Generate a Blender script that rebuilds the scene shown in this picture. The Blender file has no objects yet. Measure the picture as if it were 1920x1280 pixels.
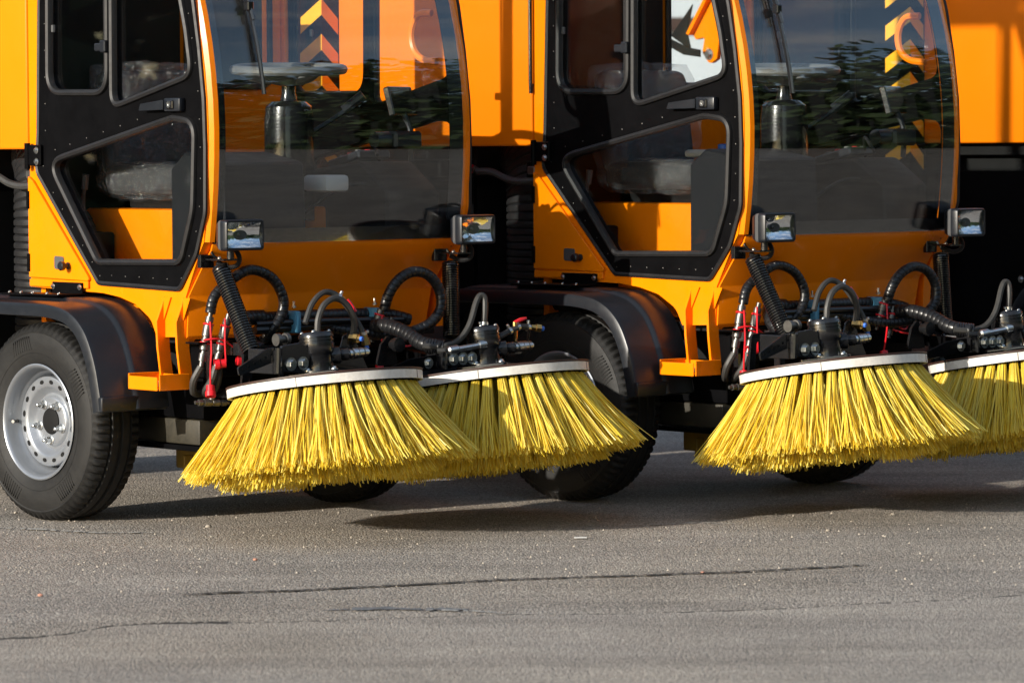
import bpy, bmesh, math, random
from mathutils import Matrix, Vector
from mathutils.geometry import tessellate_polygon
R = math.radians
sc = bpy.context.scene
col = sc.collection
random.seed(7)

# ------------------------------------------------------------------ camera
CAM_H = 1.239
PITCH = math.atan((640 - 272.1) / 7369.6)
ROLL = -0.0063
cd = bpy.data.cameras.new('camera')
cd.sensor_width = 36; cd.lens = 7369.6 / 1920 * 36
cd.clip_start = 0.1; cd.clip_end = 2000
cd.dof.use_dof = True; cd.dof.focus_distance = 12.9; cd.dof.aperture_fstop = 6.3
cam = bpy.data.objects.new('camera', cd); col.objects.link(cam)
fw = Vector((0, math.cos(PITCH), -math.sin(PITCH)))
rt0 = Vector((1, 0, 0)); up0 = rt0.cross(fw)
c, s = math.cos(ROLL), math.sin(ROLL)
rt = c * rt0 + s * up0; up = c * up0 - s * rt0
m = Matrix((rt, up, -fw)).transposed().to_4x4(); m.translation = (0, 0, CAM_H)
cam.matrix_world = m
sc.camera = cam

# ------------------------------------------------------------------ light
M1_YAW, M2_YAW, M3_YAW = 39.905, 42.083, 42.0
SUN_EL = R(15)
lat = Vector((-math.cos(R(M1_YAW)), -math.sin(R(M1_YAW)), 0))      # out of the right flank of the machines
fwd = Vector((math.sin(R(M1_YAW)), -math.cos(R(M1_YAW)), 0))
sh = (lat - 0.0 * fwd).normalized()
sun_dir = Vector((sh.x * math.cos(SUN_EL), sh.y * math.cos(SUN_EL), math.sin(SUN_EL)))
world = bpy.data.worlds.new('World'); sc.world = world; world.use_nodes = True
nt = world.node_tree; nt.nodes.clear()
sky = nt.nodes.new('ShaderNodeTexSky'); sky.sky_type = 'NISHITA'; sky.sun_disc = False
sky.sun_elevation = SUN_EL; sky.sun_rotation = math.atan2(sun_dir.x, sun_dir.y)
sky.air_density = 1.0; sky.dust_density = 0.6
bg = nt.nodes.new('ShaderNodeBackground'); bg.inputs['Strength'].default_value = 0.15
wo = nt.nodes.new('ShaderNodeOutputWorld')
# broken fair-weather cloud
tcw = nt.nodes.new('ShaderNodeTexCoord'); mpw = nt.nodes.new('ShaderNodeMapping'); mpw.inputs['Scale'].default_value = (1, 1, 3.2)
nzw = nt.nodes.new('ShaderNodeTexNoise'); nzw.inputs['Scale'].default_value = 2.6; nzw.inputs['Detail'].default_value = 9; nzw.inputs['Roughness'].default_value = .58
rpw = nt.nodes.new('ShaderNodeValToRGB'); rpw.color_ramp.elements[0].position = .50; rpw.color_ramp.elements[1].position = .68
rpw.color_ramp.elements[1].color = (.75, .75, .75, 1)
mxw = nt.nodes.new('ShaderNodeMix'); mxw.data_type = 'RGBA'; mxw.inputs[7].default_value = (5.6, 5.4, 5.2, 1)
nt.links.new(tcw.outputs['Generated'], mpw.inputs['Vector']); nt.links.new(mpw.outputs[0], nzw.inputs['Vector']); nt.links.new(nzw.outputs['Fac'], rpw.inputs['Fac'])
nt.links.new(rpw.outputs['Color'], mxw.inputs[0]); nt.links.new(sky.outputs[0], mxw.inputs[6])
nt.links.new(mxw.outputs[2], bg.inputs['Color']); nt.links.new(bg.outputs[0], wo.inputs['Surface'])
sd = bpy.data.lights.new('sun', 'SUN'); sd.energy = 5.0; sd.angle = R(0.53); sd.color = (1.0, 0.93, 0.82)
so = bpy.data.objects.new('sun', sd); col.objects.link(so)
so.rotation_euler = sun_dir.to_track_quat('Z', 'Y').to_euler()
sc.view_settings.view_transform = 'Standard'; sc.view_settings.look = 'None'
sc.view_settings.exposure = 0.42; sc.view_settings.gamma = 1.0
sc.view_settings.use_curve_mapping = False
sc.render.engine = 'CYCLES'
sc.cycles.transparent_max_bounces = 40; sc.cycles.max_bounces = 10
sc.cycles.use_denoising = True
try: sc.cycles.denoiser = 'OPENIMAGEDENOISE'
except Exception: pass

# ------------------------------------------------------------------ materials
def nmat(name):
    m = bpy.data.materials.new(name); m.use_nodes = True
    t = m.node_tree; t.nodes.clear()
    o = t.nodes.new('ShaderNodeOutputMaterial')
    return m, t, o
def N(t, typ, **kw):
    n = t.nodes.new(typ)
    for k, v in kw.items():
        if k.startswith('_'): setattr(n, k[1:], v)
        else: n.inputs[k.replace('__', ' ')].default_value = v
    return n
def pmat(name, colr, rough=.5, metal=0., coat=0., spec=.5, var=.08, vscale=6., bump=0., bscale=80., rvar=.08, dust=0., dcol=(.30, .25, .19), transl=0., sss=0.):
    m, t, o = nmat(name); L = t.links.new
    p = N(t, 'ShaderNodeBsdfPrincipled', Roughness=rough, Metallic=metal)
    p.inputs['Coat Weight'].default_value = coat; p.inputs['Coat Roughness'].default_value = .06
    p.inputs['Specular IOR Level'].default_value = spec
    tc = N(t, 'ShaderNodeTexCoord')
    nz = N(t, 'ShaderNodeTexNoise', Scale=vscale, Detail=6., Roughness=.6); L(tc.outputs['Object'], nz.inputs['Vector'])
    r = N(t, 'ShaderNodeValToRGB'); r.color_ramp.elements[0].position = .3; r.color_ramp.elements[1].position = .7
    a = [max(0, x * (1 - var)) for x in colr]; b = [min(1, x * (1 + var)) for x in colr]
    r.color_ramp.elements[0].color = (*a, 1); r.color_ramp.elements[1].color = (*b, 1)
    L(nz.outputs['Fac'], r.inputs['Fac']); cs = r.outputs['Color']
    if dust:
        n2 = N(t, 'ShaderNodeTexNoise', Scale=vscale * 2.7, Detail=8., Roughness=.7); L(tc.outputs['Object'], n2.inputs['Vector'])
        mr = N(t, 'ShaderNodeMapRange'); mr.inputs['From Min'].default_value = .42; mr.inputs['From Max'].default_value = .8
        mr.inputs['To Max'].default_value = dust; L(n2.outputs['Fac'], mr.inputs['Value'])
        mx = N(t, 'ShaderNodeMix', _data_type='RGBA'); L(mr.outputs[0], mx.inputs[0]); L(cs, mx.inputs[6]); mx.inputs[7].default_value = (*dcol, 1)
        cs = mx.outputs[2]
    L(cs, p.inputs['Base Color'])
    if rvar:
        mr2 = N(t, 'ShaderNodeMapRange'); mr2.inputs['To Min'].default_value = max(0, rough - rvar); mr2.inputs['To Max'].default_value = min(1, rough + rvar)
        n3 = N(t, 'ShaderNodeTexNoise', Scale=vscale * 4, Detail=4.); L(tc.outputs['Object'], n3.inputs['Vector']); L(n3.outputs['Fac'], mr2.inputs['Value']); L(mr2.outputs[0], p.inputs['Roughness'])
    if bump:
        nb = N(t, 'ShaderNodeTexNoise', Scale=bscale, Detail=3.); L(tc.outputs['Object'], nb.inputs['Vector'])
        bp = N(t, 'ShaderNodeBump', Strength=bump, Distance=.002); L(nb.outputs['Fac'], bp.inputs['Height']); L(bp.outputs[0], p.inputs['Normal'])
    L(p.outputs[0], o.inputs['Surface'])
    return m
def glass(name, tint, f0=.045, rough=0.):
    m, t, o = nmat(name); L = t.links.new
    tr = N(t, 'ShaderNodeBsdfTransparent'); tr.inputs['Color'].default_value = (*tint, 1)
    gl = N(t, 'ShaderNodeBsdfGlossy', Roughness=rough); gl.inputs['Color'].default_value = (1, 1, 1, 1)
    ge = N(t, 'ShaderNodeNewGeometry')
    d = N(t, 'ShaderNodeVectorMath', _operation='DOT_PRODUCT'); L(ge.outputs['Incoming'], d.inputs[0]); L(ge.outputs['Normal'], d.inputs[1])
    ab = N(t, 'ShaderNodeMath', _operation='ABSOLUTE'); L(d.outputs['Value'], ab.inputs[0])
    su = N(t, 'ShaderNodeMath', _operation='SUBTRACT'); su.inputs[0].default_value = 1; L(ab.outputs[0], su.inputs[1])
    pw = N(t, 'ShaderNodeMath', _operation='POWER'); L(su.outputs[0], pw.inputs[0]); pw.inputs[1].default_value = 5
    ma = N(t, 'ShaderNodeMath', _operation='MULTIPLY_ADD'); L(pw.outputs[0], ma.inputs[0]); ma.inputs[1].default_value = 1 - f0; ma.inputs[2].default_value = f0
    mx = N(t, 'ShaderNodeMixShader'); L(ma.outputs[0], mx.inputs[0]); L(tr.outputs[0], mx.inputs[1]); L(gl.outputs[0], mx.inputs[2])
    L(mx.outputs[0], o.inputs['Surface'])
    return m

M = {}
M['paint'] = pmat('orange_yellow_paint', (.92, .225, .001), .26, coat=.08, spec=.16, var=.05, vscale=2.2, bump=.03, bscale=60, dust=.05, dcol=(.45, .30, .14))
M['paint_hopper'] = pmat('orange_hopper_paint', (.90, .200, .001), .40, coat=.03, spec=.14, var=.03, vscale=2, bump=.04, bscale=40)
M['black'] = pmat('black_powder_coat', (.0035, .0035, .004), .36, spec=.05, var=.25, vscale=9, bump=.10, bscale=260)
M['blackmatte'] = pmat('matte_black_steel', (.006, .006, .006), .7, spec=.2, var=.3, vscale=8)
M['gloss'] = pmat('gloss_black_paint', (.010, .010, .011), .22, coat=.4, var=.25, bump=.18, bscale=120)
M['rubber'] = pmat('black_rubber_seal', (.011, .011, .012), .5, spec=.3, var=.2, vscale=14, dust=.03)
M['plastic'] = pmat('black_moulded_plastic', (.009, .011, .015), .36, spec=.5, var=.12, vscale=10, bump=.06, bscale=300)
M['tyre'] = pmat('tyre_rubber', (.012, .0117, .0113), .58, spec=.3, var=.3, vscale=16, bump=.2, bscale=160, dust=.10, dcol=(.06, .054, .045))
M['rim'] = pmat('silver_rim_paint', (.31, .33, .36), .34, metal=.6, coat=.2, var=.05, dust=.12, dcol=(.35, .33, .30))
M['zinc'] = pmat('zinc_plated_steel', (.62, .63, .62), .30, metal=1., var=.15, vscale=40)
M['steel'] = pmat('worn_steel', (.16, .155, .145), .42, metal=.9, var=.25, vscale=50)
M['brass'] = pmat('brass', (.62, .40, .14), .30, metal=1., var=.15, vscale=40)
M['blue'] = pmat('blue_plastic', (.03, .14, .55), .4)
M['clampblue'] = pmat('blue_clamp_plastic', (.06, .23, .36), .45, var=.12, dust=.2)
M['red'] = pmat('red_plastic', (.62, .012, .02), .35, var=.1)
M['hose'] = pmat('grey_rubber_hose', (.030, .029, .027), .55, var=.2, vscale=30, dust=.15, dcol=(.08, .07, .06))
M['wrap'] = pmat('black_spiral_wrap', (.009, .0095, .011), .33, var=.2, vscale=30, dust=.08, dcol=(.06, .055, .05))
M['grey'] = pmat('grey_plastic', (.075, .076, .078), .5, var=.08)
M['dash'] = pmat('dark_grey_dash', (.009, .010, .0125), .6, spec=.2, var=.08)
M['ring'] = pmat('white_brush_ring', (.70, .68, .64), .5, var=.10, vscale=18, dust=.55, dcol=(.42, .37, .30), bump=.1)
M['stain'] = pmat('brown_edge', (.05, .022, .015), .5, var=.3)
M['olive'] = pmat('dusty_dark_steel', (.028, .024, .015), .55, var=.3, vscale=12, dust=.3, dcol=(.06, .05, .03), bump=.3, bscale=90)
M['seat'] = pmat('black_seat_fabric', (.016, .016, .018), .8, var=.2)
M['wheelgrey'] = pmat('grey_steering_wheel', (.11, .11, .105), .5, var=.06)
M['mirror'] = pmat('reflector', (.92, .93, .95), .06, metal=1., var=.02, rvar=.03, bump=.25, bscale=70)
M['checker'] = pmat('galvanised_tread', (.50, .50, .48), .45, metal=.8, var=.3, vscale=90, bump=.8, bscale=220)
M['white'] = pmat('white_plastic', (.55, .55, .53), .4, var=.04)
M['glass'] = glass('tinted_side_glass', (.94, .955, .955), .03)
M['screen'] = glass('windscreen_glass', (.93, .945, .95), .058)
M['lens'] = glass('headlamp_glass', (.95, .96, .97), .04, .02)
# crinkled clear film over the seats
def film():
    m, t, o = nmat('clear_plastic_film'); L = t.links.new
    tc = N(t, 'ShaderNodeTexCoord')
    nz = N(t, 'ShaderNodeTexNoise', Scale=22., Detail=5., Distortion=2.5); L(tc.outputs['Object'], nz.inputs['Vector'])
    bp = N(t, 'ShaderNodeBump', Strength=1., Distance=.03); L(nz.outputs['Fac'], bp.inputs['Height'])
    gl = N(t, 'ShaderNodeBsdfGlossy', Roughness=.12); L(bp.outputs[0], gl.inputs['Normal'])
    df = N(t, 'ShaderNodeBsdfDiffuse'); df.inputs['Color'].default_value = (.45, .47, .5, 1); L(bp.outputs[0], df.inputs['Normal'])
    tr = N(t, 'ShaderNodeBsdfTransparent')
    m1 = N(t, 'ShaderNodeMixShader', Fac=.75); L(df.outputs[0], m1.inputs[1]); L(gl.outputs[0], m1.inputs[2])
    m2 = N(t, 'ShaderNodeMixShader', Fac=.16); L(tr.outputs[0], m2.inputs[1]); L(m1.outputs[0], m2.inputs[2])
    L(m2.outputs[0], o.inputs['Surface']); return m
M['film'] = film()
def bristle_mat():
    m, t, o = nmat('yellow_bristle'); L = t.links.new
    ge = N(t, 'ShaderNodeNewGeometry')
    r = N(t, 'ShaderNodeValToRGB')
    e = r.color_ramp.elements
    e[0].position = 0; e[0].color = (.84, .60, .03, 1); e[1].position = 1; e[1].color = (.99, .91, .27, 1)
    x = e.new(.55); x.color = (.97, .80, .10, 1)
    L(ge.outputs['Random Per Island'], r.inputs['Fac'])
    p = N(t, 'ShaderNodeBsdfPrincipled', Roughness=.38); p.inputs['Specular IOR Level'].default_value = .5
    L(r.outputs['Color'], p.inputs['Base Color'])
    tl = N(t, 'ShaderNodeBsdfTranslucent'); L(r.outputs['Color'], tl.inputs['Color'])
    mx = N(t, 'ShaderNodeMixShader', Fac=.42); L(p.outputs[0], mx.inputs[1]); L(tl.outputs[0], mx.inputs[2])
    L(mx.outputs[0], o.inputs['Surface']); return m
M['bristle'] = bristle_mat()
def asphalt(name, base, fine, grain):
    m, t, o = nmat(name); L = t.links.new
    tc = N(t, 'ShaderNodeTexCoord'); V = tc.outputs['Object']
    p = N(t, 'ShaderNodeBsdfPrincipled', Roughness=.82); p.inputs['Specular IOR Level'].default_value = .35
    v = N(t, 'ShaderNodeTexVoronoi', Scale=grain); L(V, v.inputs['Vector'])
    r = N(t, 'ShaderNodeValToRGB'); e = r.color_ramp.elements
    e[0].position = .05; e[0].color = (*[x * (1 - fine) for x in base], 1)
    e[1].position = .95; e[1].color = (*[x * (1 + fine * 1.4) for x in base], 1)
    q = e.new(.55); q.color = (*base, 1)
    sp = N(t, 'ShaderNodeSeparateColor'); L(v.outputs['Color'], sp.inputs[0]); L(sp.outputs[0], r.inputs['Fac'])
    # pale stone chips
    v2 = N(t, 'ShaderNodeTexVoronoi', Scale=grain * .37); L(V, v2.inputs['Vector'])
    sp2 = N(t, 'ShaderNodeSeparateColor'); L(v2.outputs['Color'], sp2.inputs[0])
    gt = N(t, 'ShaderNodeMath', _operation='GREATER_THAN'); L(sp2.outputs[1], gt.inputs[0]); gt.inputs[1].default_value = .93
    ds = N(t, 'ShaderNodeMath', _operation='LESS_THAN'); L(v2.outputs['Distance'], ds.inputs[0]); ds.inputs[1].default_value = .28
    mu = N(t, 'ShaderNodeMath', _operation='MULTIPLY'); L(gt.outputs[0], mu.inputs[0]); L(ds.outputs[0], mu.inputs[1])
    mu2 = N(t, 'ShaderNodeMath', _operation='MULTIPLY'); L(mu.outputs[0], mu2.inputs[0]); mu2.inputs[1].default_value = fine * .8
    mx = N(t, 'ShaderNodeMix', _data_type='RGBA'); L(mu2.outputs[0], mx.inputs[0]); L(r.outputs[0], mx.inputs[6]); mx.inputs[7].default_value = (.50, .45, .37, 1)
    # broad stains and worn streaks
    n1 = N(t, 'ShaderNodeTexNoise', Scale=1.1, Detail=7., Roughness=.62); L(V, n1.inputs['Vector'])
    mp = N(t, 'ShaderNodeMapping'); mp.inputs['Scale'].default_value = (.5, 3.2, 1); mp.inputs['Rotation'].default_value = (0, 0, .12); L(V, mp.inputs['Vector'])
    n2 = N(t, 'ShaderNodeTexNoise', Scale=1.6, Detail=6., Roughness=.6); L(mp.outputs[0], n2.inputs['Vector'])
    ad = N(t, 'ShaderNodeMath', _operation='ADD'); L(n1.outputs['Fac'], ad.inputs[0]); L(n2.outputs['Fac'], ad.inputs[1])
    mr = N(t, 'ShaderNodeMapRange'); mr.inputs['From Min'].default_value = .7; mr.inputs['From Max'].default_value = 1.3
    mr.inputs['To Min'].default_value = .74; mr.inputs['To Max'].default_value = 1.26; L(ad.outputs[0], mr.inputs['Value'])
    ml = N(t, 'ShaderNodeVectorMath', _operation='SCALE'); L(mx.outputs[2], ml.inputs[0]); L(mr.outputs[0], ml.inputs['Scale'])
    n4 = N(t, 'ShaderNodeTexNoise', Scale=.7, Detail=4.); L(V, n4.inputs['Vector'])
    mr4 = N(t, 'ShaderNodeMapRange'); mr4.inputs['From Min'].default_value = .45; mr4.inputs['From Max'].default_value = .75; mr4.inputs['To Max'].default_value = .45; L(n4.outputs['Fac'], mr4.inputs['Value'])
    hs = N(t, 'ShaderNodeMix', _data_type='RGBA', _blend_type='MULTIPLY'); L(mr4.outputs[0], hs.inputs[0]); L(ml.outputs[0], hs.inputs[6]); hs.inputs[7].default_value = (1.0, .93, .80, 1)
    L(hs.outputs[2], p.inputs['Base Color'])
    nb = N(t, 'ShaderNodeTexNoise', Scale=grain * .8, Detail=3.); L(V, nb.inputs['Vector'])
    sb = N(t, 'ShaderNodeMath', _operation='SUBTRACT'); L(nb.outputs['Fac'], sb.inputs[0]); L(v.outputs['Distance'], sb.inputs[1])
    bp = N(t, 'ShaderNodeBump', Strength=.9, Distance=.006 * fine * 2); L(sb.outputs[0], bp.inputs['Height']); L(bp.outputs[0], p.inputs['Normal'])
    L(p.outputs[0], o.inputs['Surface']); return m
M['dirty_shaded_paint'] = pmat('dusty_shaded_yellow_steel', (.22, .13, .012), .6, var=.3, vscale=10, dust=.5, dcol=(.07, .06, .04))  # dusty nozzle yellow, with the shade under the machine darkened into the colour
M['sticker'] = pmat('yellow_reflective_film', (.95, .46, .02), .4, spec=.3, var=.04)
M['asphalt'] = asphalt('old_asphalt', (.300, .266, .228), .42, 150)
M['asphalt2'] = asphalt('smooth_asphalt', (.318, .282, .242), .32, 170)
M['crack'] = pmat('crack_dirt', (.03, .026, .021), .95, var=.4, vscale=60)
M['linepaint'] = pmat('worn_white_paint', (.42, .40, .36), .8, var=.25, vscale=40)
M['darkstain'] = pmat('wet_dark_patch', (.15, .155, .16), .7, var=.3, vscale=30)
M['stone'] = pmat('pale_pebble', (.33, .29, .24), .9, var=.25, vscale=90)
M['stone2'] = pmat('reddish_pebble', (.40, .20, .14), .9, var=.25, vscale=90)
M['leaf'] = pmat('tree_leaves', (.045, .075, .022), .7, var=.4, vscale=.8)
M['bark'] = pmat('tree_bark', (.06, .045, .03), .9, var=.3)
M['wallwhite'] = pmat('white_wall_panel', (.62, .66, .70), .6, var=.06, vscale=.6)
M['wallframe'] = pmat('brown_wall_frame', (.055, .028, .022), .6, var=.15)

# ------------------------------------------------------------------ geometry helpers
def join(*gs):
    V, F = [], []
    for v, f in gs:
        o = len(V); V += [tuple(p) for p in v]; F += [tuple(i + o for i in q) for q in f]
    return V, F
def xf(g, mt): return [tuple(mt @ Vector(p)) for p in g[0]], g[1]
def mv(g, d): return [(p[0] + d[0], p[1] + d[1], p[2] + d[2]) for p in g[0]], g[1]
W = 1.085
def mir(g, w=W): return [(p[0], w - p[1], p[2]) for p in g[0]], [tuple(reversed(f)) for f in g[1]]
def bevelled(V, F, b, seg=2):
    bm = bmesh.new(); vs = [bm.verts.new(p) for p in V]
    for f in F:
        try: bm.faces.new([vs[i] for i in f])
        except ValueError: pass
    bmesh.ops.recalc_face_normals(bm, faces=bm.faces)
    ed = [e for e in bm.edges if len(e.link_faces) == 2 and e.calc_face_angle(0) > R(25)]
    bmesh.ops.bevel(bm, geom=ed, offset=b, segments=seg, affect='EDGES', profile=.5, clamp_overlap=True)
    bm.verts.index_update()
    r = [tuple(v.co) for v in bm.verts], [tuple(v.index for v in f.verts) for f in bm.faces]
    bm.free(); return r
def box(x0, x1, y0, y1, z0, z1, b=0., seg=1):
    V = [(x, y, z) for x in (x0, x1) for y in (y0, y1) for z in (z0, z1)]
    F = [(0, 1, 3, 2), (4, 6, 7, 5), (0, 4, 5, 1), (2, 3, 7, 6), (0, 2, 6, 4), (1, 5, 7, 3)]
    return bevelled(V, F, b, seg) if b else (V, F)
def fillet(P, r, n=5):
    rs = r if isinstance(r, (list, tuple)) else [r] * len(P)
    out = []
    for i, p in enumerate(P):
        a = Vector(P[i - 1]); b = Vector(p); c = Vector(P[(i + 1) % len(P)]); rr = rs[i]
        d1 = a - b; d2 = c - b; l1, l2 = d1.length, d2.length; d1.normalize(); d2.normalize()
        ang = d1.angle(d2)
        if rr <= 0 or ang > R(176): out.append(tuple(b)); continue
        t = min(rr / math.tan(ang / 2), l1 * .48, l2 * .48)
        p1 = b + d1 * t; p2 = b + d2 * t
        for k in range(n + 1):
            u = k / n; out.append(tuple((1 - u) ** 2 * p1 + 2 * u * (1 - u) * b + u * u * p2))
    return out
AX = {'y': lambda u, v, d: (u, d, v), 'x': lambda u, v, d: (d, u, v), 'z': lambda u, v, d: (u, v, d)}
def extr(P, d0, d1, ax='y', holes=(), b=0.):
    A = AX[ax]; loops = [list(P)] + [list(h) for h in holes]
    if not holes and not b == 0:
        n = len(P); V = [A(u, v, d0) for u, v in P] + [A(u, v, d1) for u, v in P]
        F = [tuple(range(n)), tuple(range(2 * n - 1, n - 1, -1))] + [(i, n + i, n + (i + 1) % n, (i + 1) % n) for i in range(n)]
        return bevelled(V, F, b, 1)
    flat = [p for l in loops for p in l]; n = len(flat)
    tr = tessellate_polygon([[Vector((u, v, 0)) for u, v in l] for l in loops])
    V = [A(u, v, d0) for u, v in flat] + [A(u, v, d1) for u, v in flat]
    F = [tuple(t) for t in tr] + [tuple(n + i for i in reversed(t)) for t in tr]
    o = 0
    for l in loops:
        k = len(l)
        F += [(o + i, o + (i + 1) % k, n + o + (i + 1) % k, n + o + i) for i in range(k)]
        o += k
    bm = bmesh.new(); vs = [bm.verts.new(p) for p in V]
    for f in F:
        try: bm.faces.new([vs[i] for i in f])
        except ValueError: pass
    bmesh.ops.recalc_face_normals(bm, faces=bm.faces); bm.verts.index_update()
    r = [tuple(v.co) for v in bm.verts], [tuple(v.index for v in f.verts) for f in bm.faces]
    bm.free(); return r
def spline(P, n=8, closed=False):
    P = [Vector(p) for p in P]; out = []; k = len(P)
    for i in range(k if closed else k - 1):
        g = (lambda j: P[j % k]) if closed else (lambda j: P[min(max(j, 0), k - 1)])
        a, b, c2, d = g(i - 1), g(i), g(i + 1), g(i + 2)
        for s_ in range(n):
            u = s_ / n
            out.append(.5 * ((2 * b) + (c2 - a) * u + (2 * a - 5 * b + 4 * c2 - d) * u * u + (3 * b - a - 3 * c2 + d) * u ** 3))
    if not closed: out.append(P[-1])
    return out
def sweep(P, rad, n=8, closed=False, cap=True, sec=None, upv=None):
    """tube along P; rad number or list; sec: optional closed 2D section (scaled by rad)"""
    P = [Vector(p) for p in P]; k = len(P); V = []; F = []
    sec = sec or [(math.cos(2 * math.pi * j / n), math.sin(2 * math.pi * j / n)) for j in range(n)]
    n = len(sec); prev = None
    for i in range(k):
        if closed: t = P[(i + 1) % k] - P[i - 1]
        else: t = P[min(i + 1, k - 1)] - P[max(i - 1, 0)]
        if t.length < 1e-9: t = Vector((0, 0, 1))
        t.normalize()
        if upv is not None: u = Vector(upv) - t * t.dot(Vector(upv))
        elif prev is None:
            u = t.orthogonal()
        else: u = prev - t * prev.dot(t)
        u.normalize(); prev = u; w = t.cross(u)
        r = rad[i] if isinstance(rad, (list, tuple)) else rad
        for a, b in sec: V.append(tuple(P[i] + u * a * r + w * b * r))
    for i in range(k if closed else k - 1):
        a, b = i * n, ((i + 1) % k) * n
        for j in range(n): F.append((a + j, a + (j + 1) % n, b + (j + 1) % n, b + j))
    if cap and not closed: F += [tuple(range(n - 1, -1, -1)), tuple((k - 1) * n + j for j in range(n))]
    return V, F
def tube(P, r, n=8, res=6, closed=False): return sweep(spline(P, res, closed), r, n, closed)
def rod(a, b, r, n=10): return sweep([a, b], r, n)
def banded(P, r, band=.016, depth=.003, n=10, flat=False):
    """spiral-wrapped or corrugated hose: rings with a groove between them"""
    S = spline(P, 24); L = [0]
    for i in range(1, len(S)): L.append(L[-1] + (S[i] - S[i - 1]).length)
    def at(d):
        for i in range(1, len(S)):
            if L[i] >= d: 
                u = (d - L[i - 1]) / max(1e-9, L[i] - L[i - 1]); return S[i - 1].lerp(S[i], u)
        return S[-1]
    pts, rr = [], []; d = 0
    while d < L[-1] - 1e-6:
        for q, rad in (((0, r - depth), (.07, r - depth * .15), (.12, r), (.90, r), (.95, r - depth * .15)) if flat else ((0, r - depth), (.18, r - depth * .1), (.5, r), (.82, r - depth * .1))):
            if d + q * band < L[-1]: pts.append(at(d + q * band)); rr.append(rad)
        d += band
    pts.append(S[-1]); rr.append(r - depth)
    return sweep(pts, rr, n)
def lathe(prof, n=24, cap=True):
    V, F = [], []; k = len(prof)
    for r, z in prof:
        for j in range(n):
            a = 2 * math.pi * j / n; V.append((r * math.cos(a), r * math.sin(a), z))
    for i in range(k - 1):
        for j in range(n): F.append((i * n + j, i * n + (j + 1) % n, (i + 1) * n + (j + 1) % n, (i + 1) * n + j))
    if cap:
        if prof[0][0] > 1e-6: F.append(tuple(range(n - 1, -1, -1)))
        if prof[-1][0] > 1e-6: F.append(tuple((k - 1) * n + j for j in range(n)))
    return V, F
def along(g, a, b):
    """place a lathe (along +z from 0) from point a toward b"""
    a, b = Vector(a), Vector(b); q = (b - a).to_track_quat('Z', 'Y')
    return xf(g, Matrix.Translation(a) @ q.to_matrix().to_4x4())
def T(p, rot=(0, 0, 0), s=1.):
    from mathutils import Euler
    return Matrix.Translation(p) @ Euler(rot).to_matrix().to_4x4() @ Matrix.Diagonal((s, s, s, 1))
def mesh(name, g, mat, ang=35):
    me = bpy.data.meshes.new(name); me.from_pydata(g[0], [], g[1]); me.validate()
    bm = bmesh.new(); bm.from_mesh(me); bmesh.ops.recalc_face_normals(bm, faces=bm.faces); bm.to_mesh(me); bm.free()
    me.polygons.foreach_set('use_smooth', [True] * len(me.polygons)); me.set_sharp_from_angle(angle=R(ang))
    me.materials.append(M[mat] if isinstance(mat, str) else mat)
    return me
def ob(name, data, parent=None, mat=None, mx=None, ang=35, tag=None, label=None):
    if not isinstance(data, bpy.types.Mesh): data = mesh(name, data, mat, ang)
    o = bpy.data.objects.new(name, data); col.objects.link(o); o.parent = parent
    if mx is not None: o.matrix_local = mx
    if tag: TAG[o.name] = tag
    if label: o['label'] = label
    return o
TAG = {}
def thing(o, label, cat, group=None):
    o['label'] = label; o['category'] = cat
    if group: o['group'] = group
    return o
def struct(name, g, mat, **k):
    o = ob(name, g, None, mat, **k); o['kind'] = 'structure'; return o

# ------------------------------------------------------------------ ground
def gsheet(x0, x1, y0, y1, z): return [(x0, y0, z), (x1, y0, z), (x1, y1, z), (x0, y1, z)], [(0, 1, 2, 3)]
ground = struct('asphalt_ground', gsheet(-400, 400, -300, 500, 0.), 'asphalt')
EDGE = [(-3.2, 9.3), (-2.2, 9.55), (-1.6, 9.76), (-1.29, 9.84), (-1.22, 9.86), (-1.12, 9.95), (-1.05, 10.08), (-.95, 10.14), (-.67, 10.15), (-.48, 10.18), (-.3, 10.23), (-.09, 10.28), (0, 10.3), (.28, 10.29), (.67, 10.37), (.98, 10.5), (1.21, 10.57), (1.39, 10.67), (2.0, 10.8), (3.2, 11.0)]
rg = random.Random(3)
fine = []
for a, b in zip(EDGE, EDGE[1:]):
    k = max(2, int(math.hypot(b[0] - a[0], b[1] - a[1]) / .02))
    for i in range(k):
        u = i / k; fine.append((a[0] + (b[0] - a[0]) * u, a[1] + (b[1] - a[1]) * u + rg.gauss(0, .007)))
fine.append(EDGE[-1])
patch = extr([(3.2, 2.0), *reversed(fine), (-3.2, 2.0)][::-1], -.02, .006, 'z')
struct('asphalt_patch', patch, 'asphalt2')
def ribbon(P, w0, z, seed, gap=0.):
    r_ = random.Random(seed); S = []
    for a, b in zip(P, P[1:]):
        k = max(2, int(math.hypot(b[0] - a[0], b[1] - a[1]) / .012))
        S += [(a[0] + (b[0] - a[0]) * i / k, a[1] + (b[1] - a[1]) * i / k) for i in range(k)]
    S.append(P[-1]); V = []; F = []; off = 0
    for i, (x, y) in enumerate(S):
        off = off * .8 + r_.gauss(0, .0025); w = w0 * (0.35 + 1.1 * r_.random()) * min(1, (i + 1) / 6, (len(S) - i) / 6)
        V += [(x, y + off - w, z), (x, y + off + w, z)]
        if i and r_.random() > gap: F.append((2 * i - 2, 2 * i, 2 * i + 1, 2 * i - 1))
    return V, F
struct('pavement_crack', ribbon([(-.92, 10.84), (-.6, 10.92), (-.31, 11.04), (0, 11.17), (.36, 11.25), (.68, 11.33), (1.06, 11.5)], .014, .004, 5), 'crack')
struct('pavement_crack', ribbon([(x, y + .012) for x, y in EDGE[1:9]], .034, .004, 6, .05), 'crack')
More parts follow.
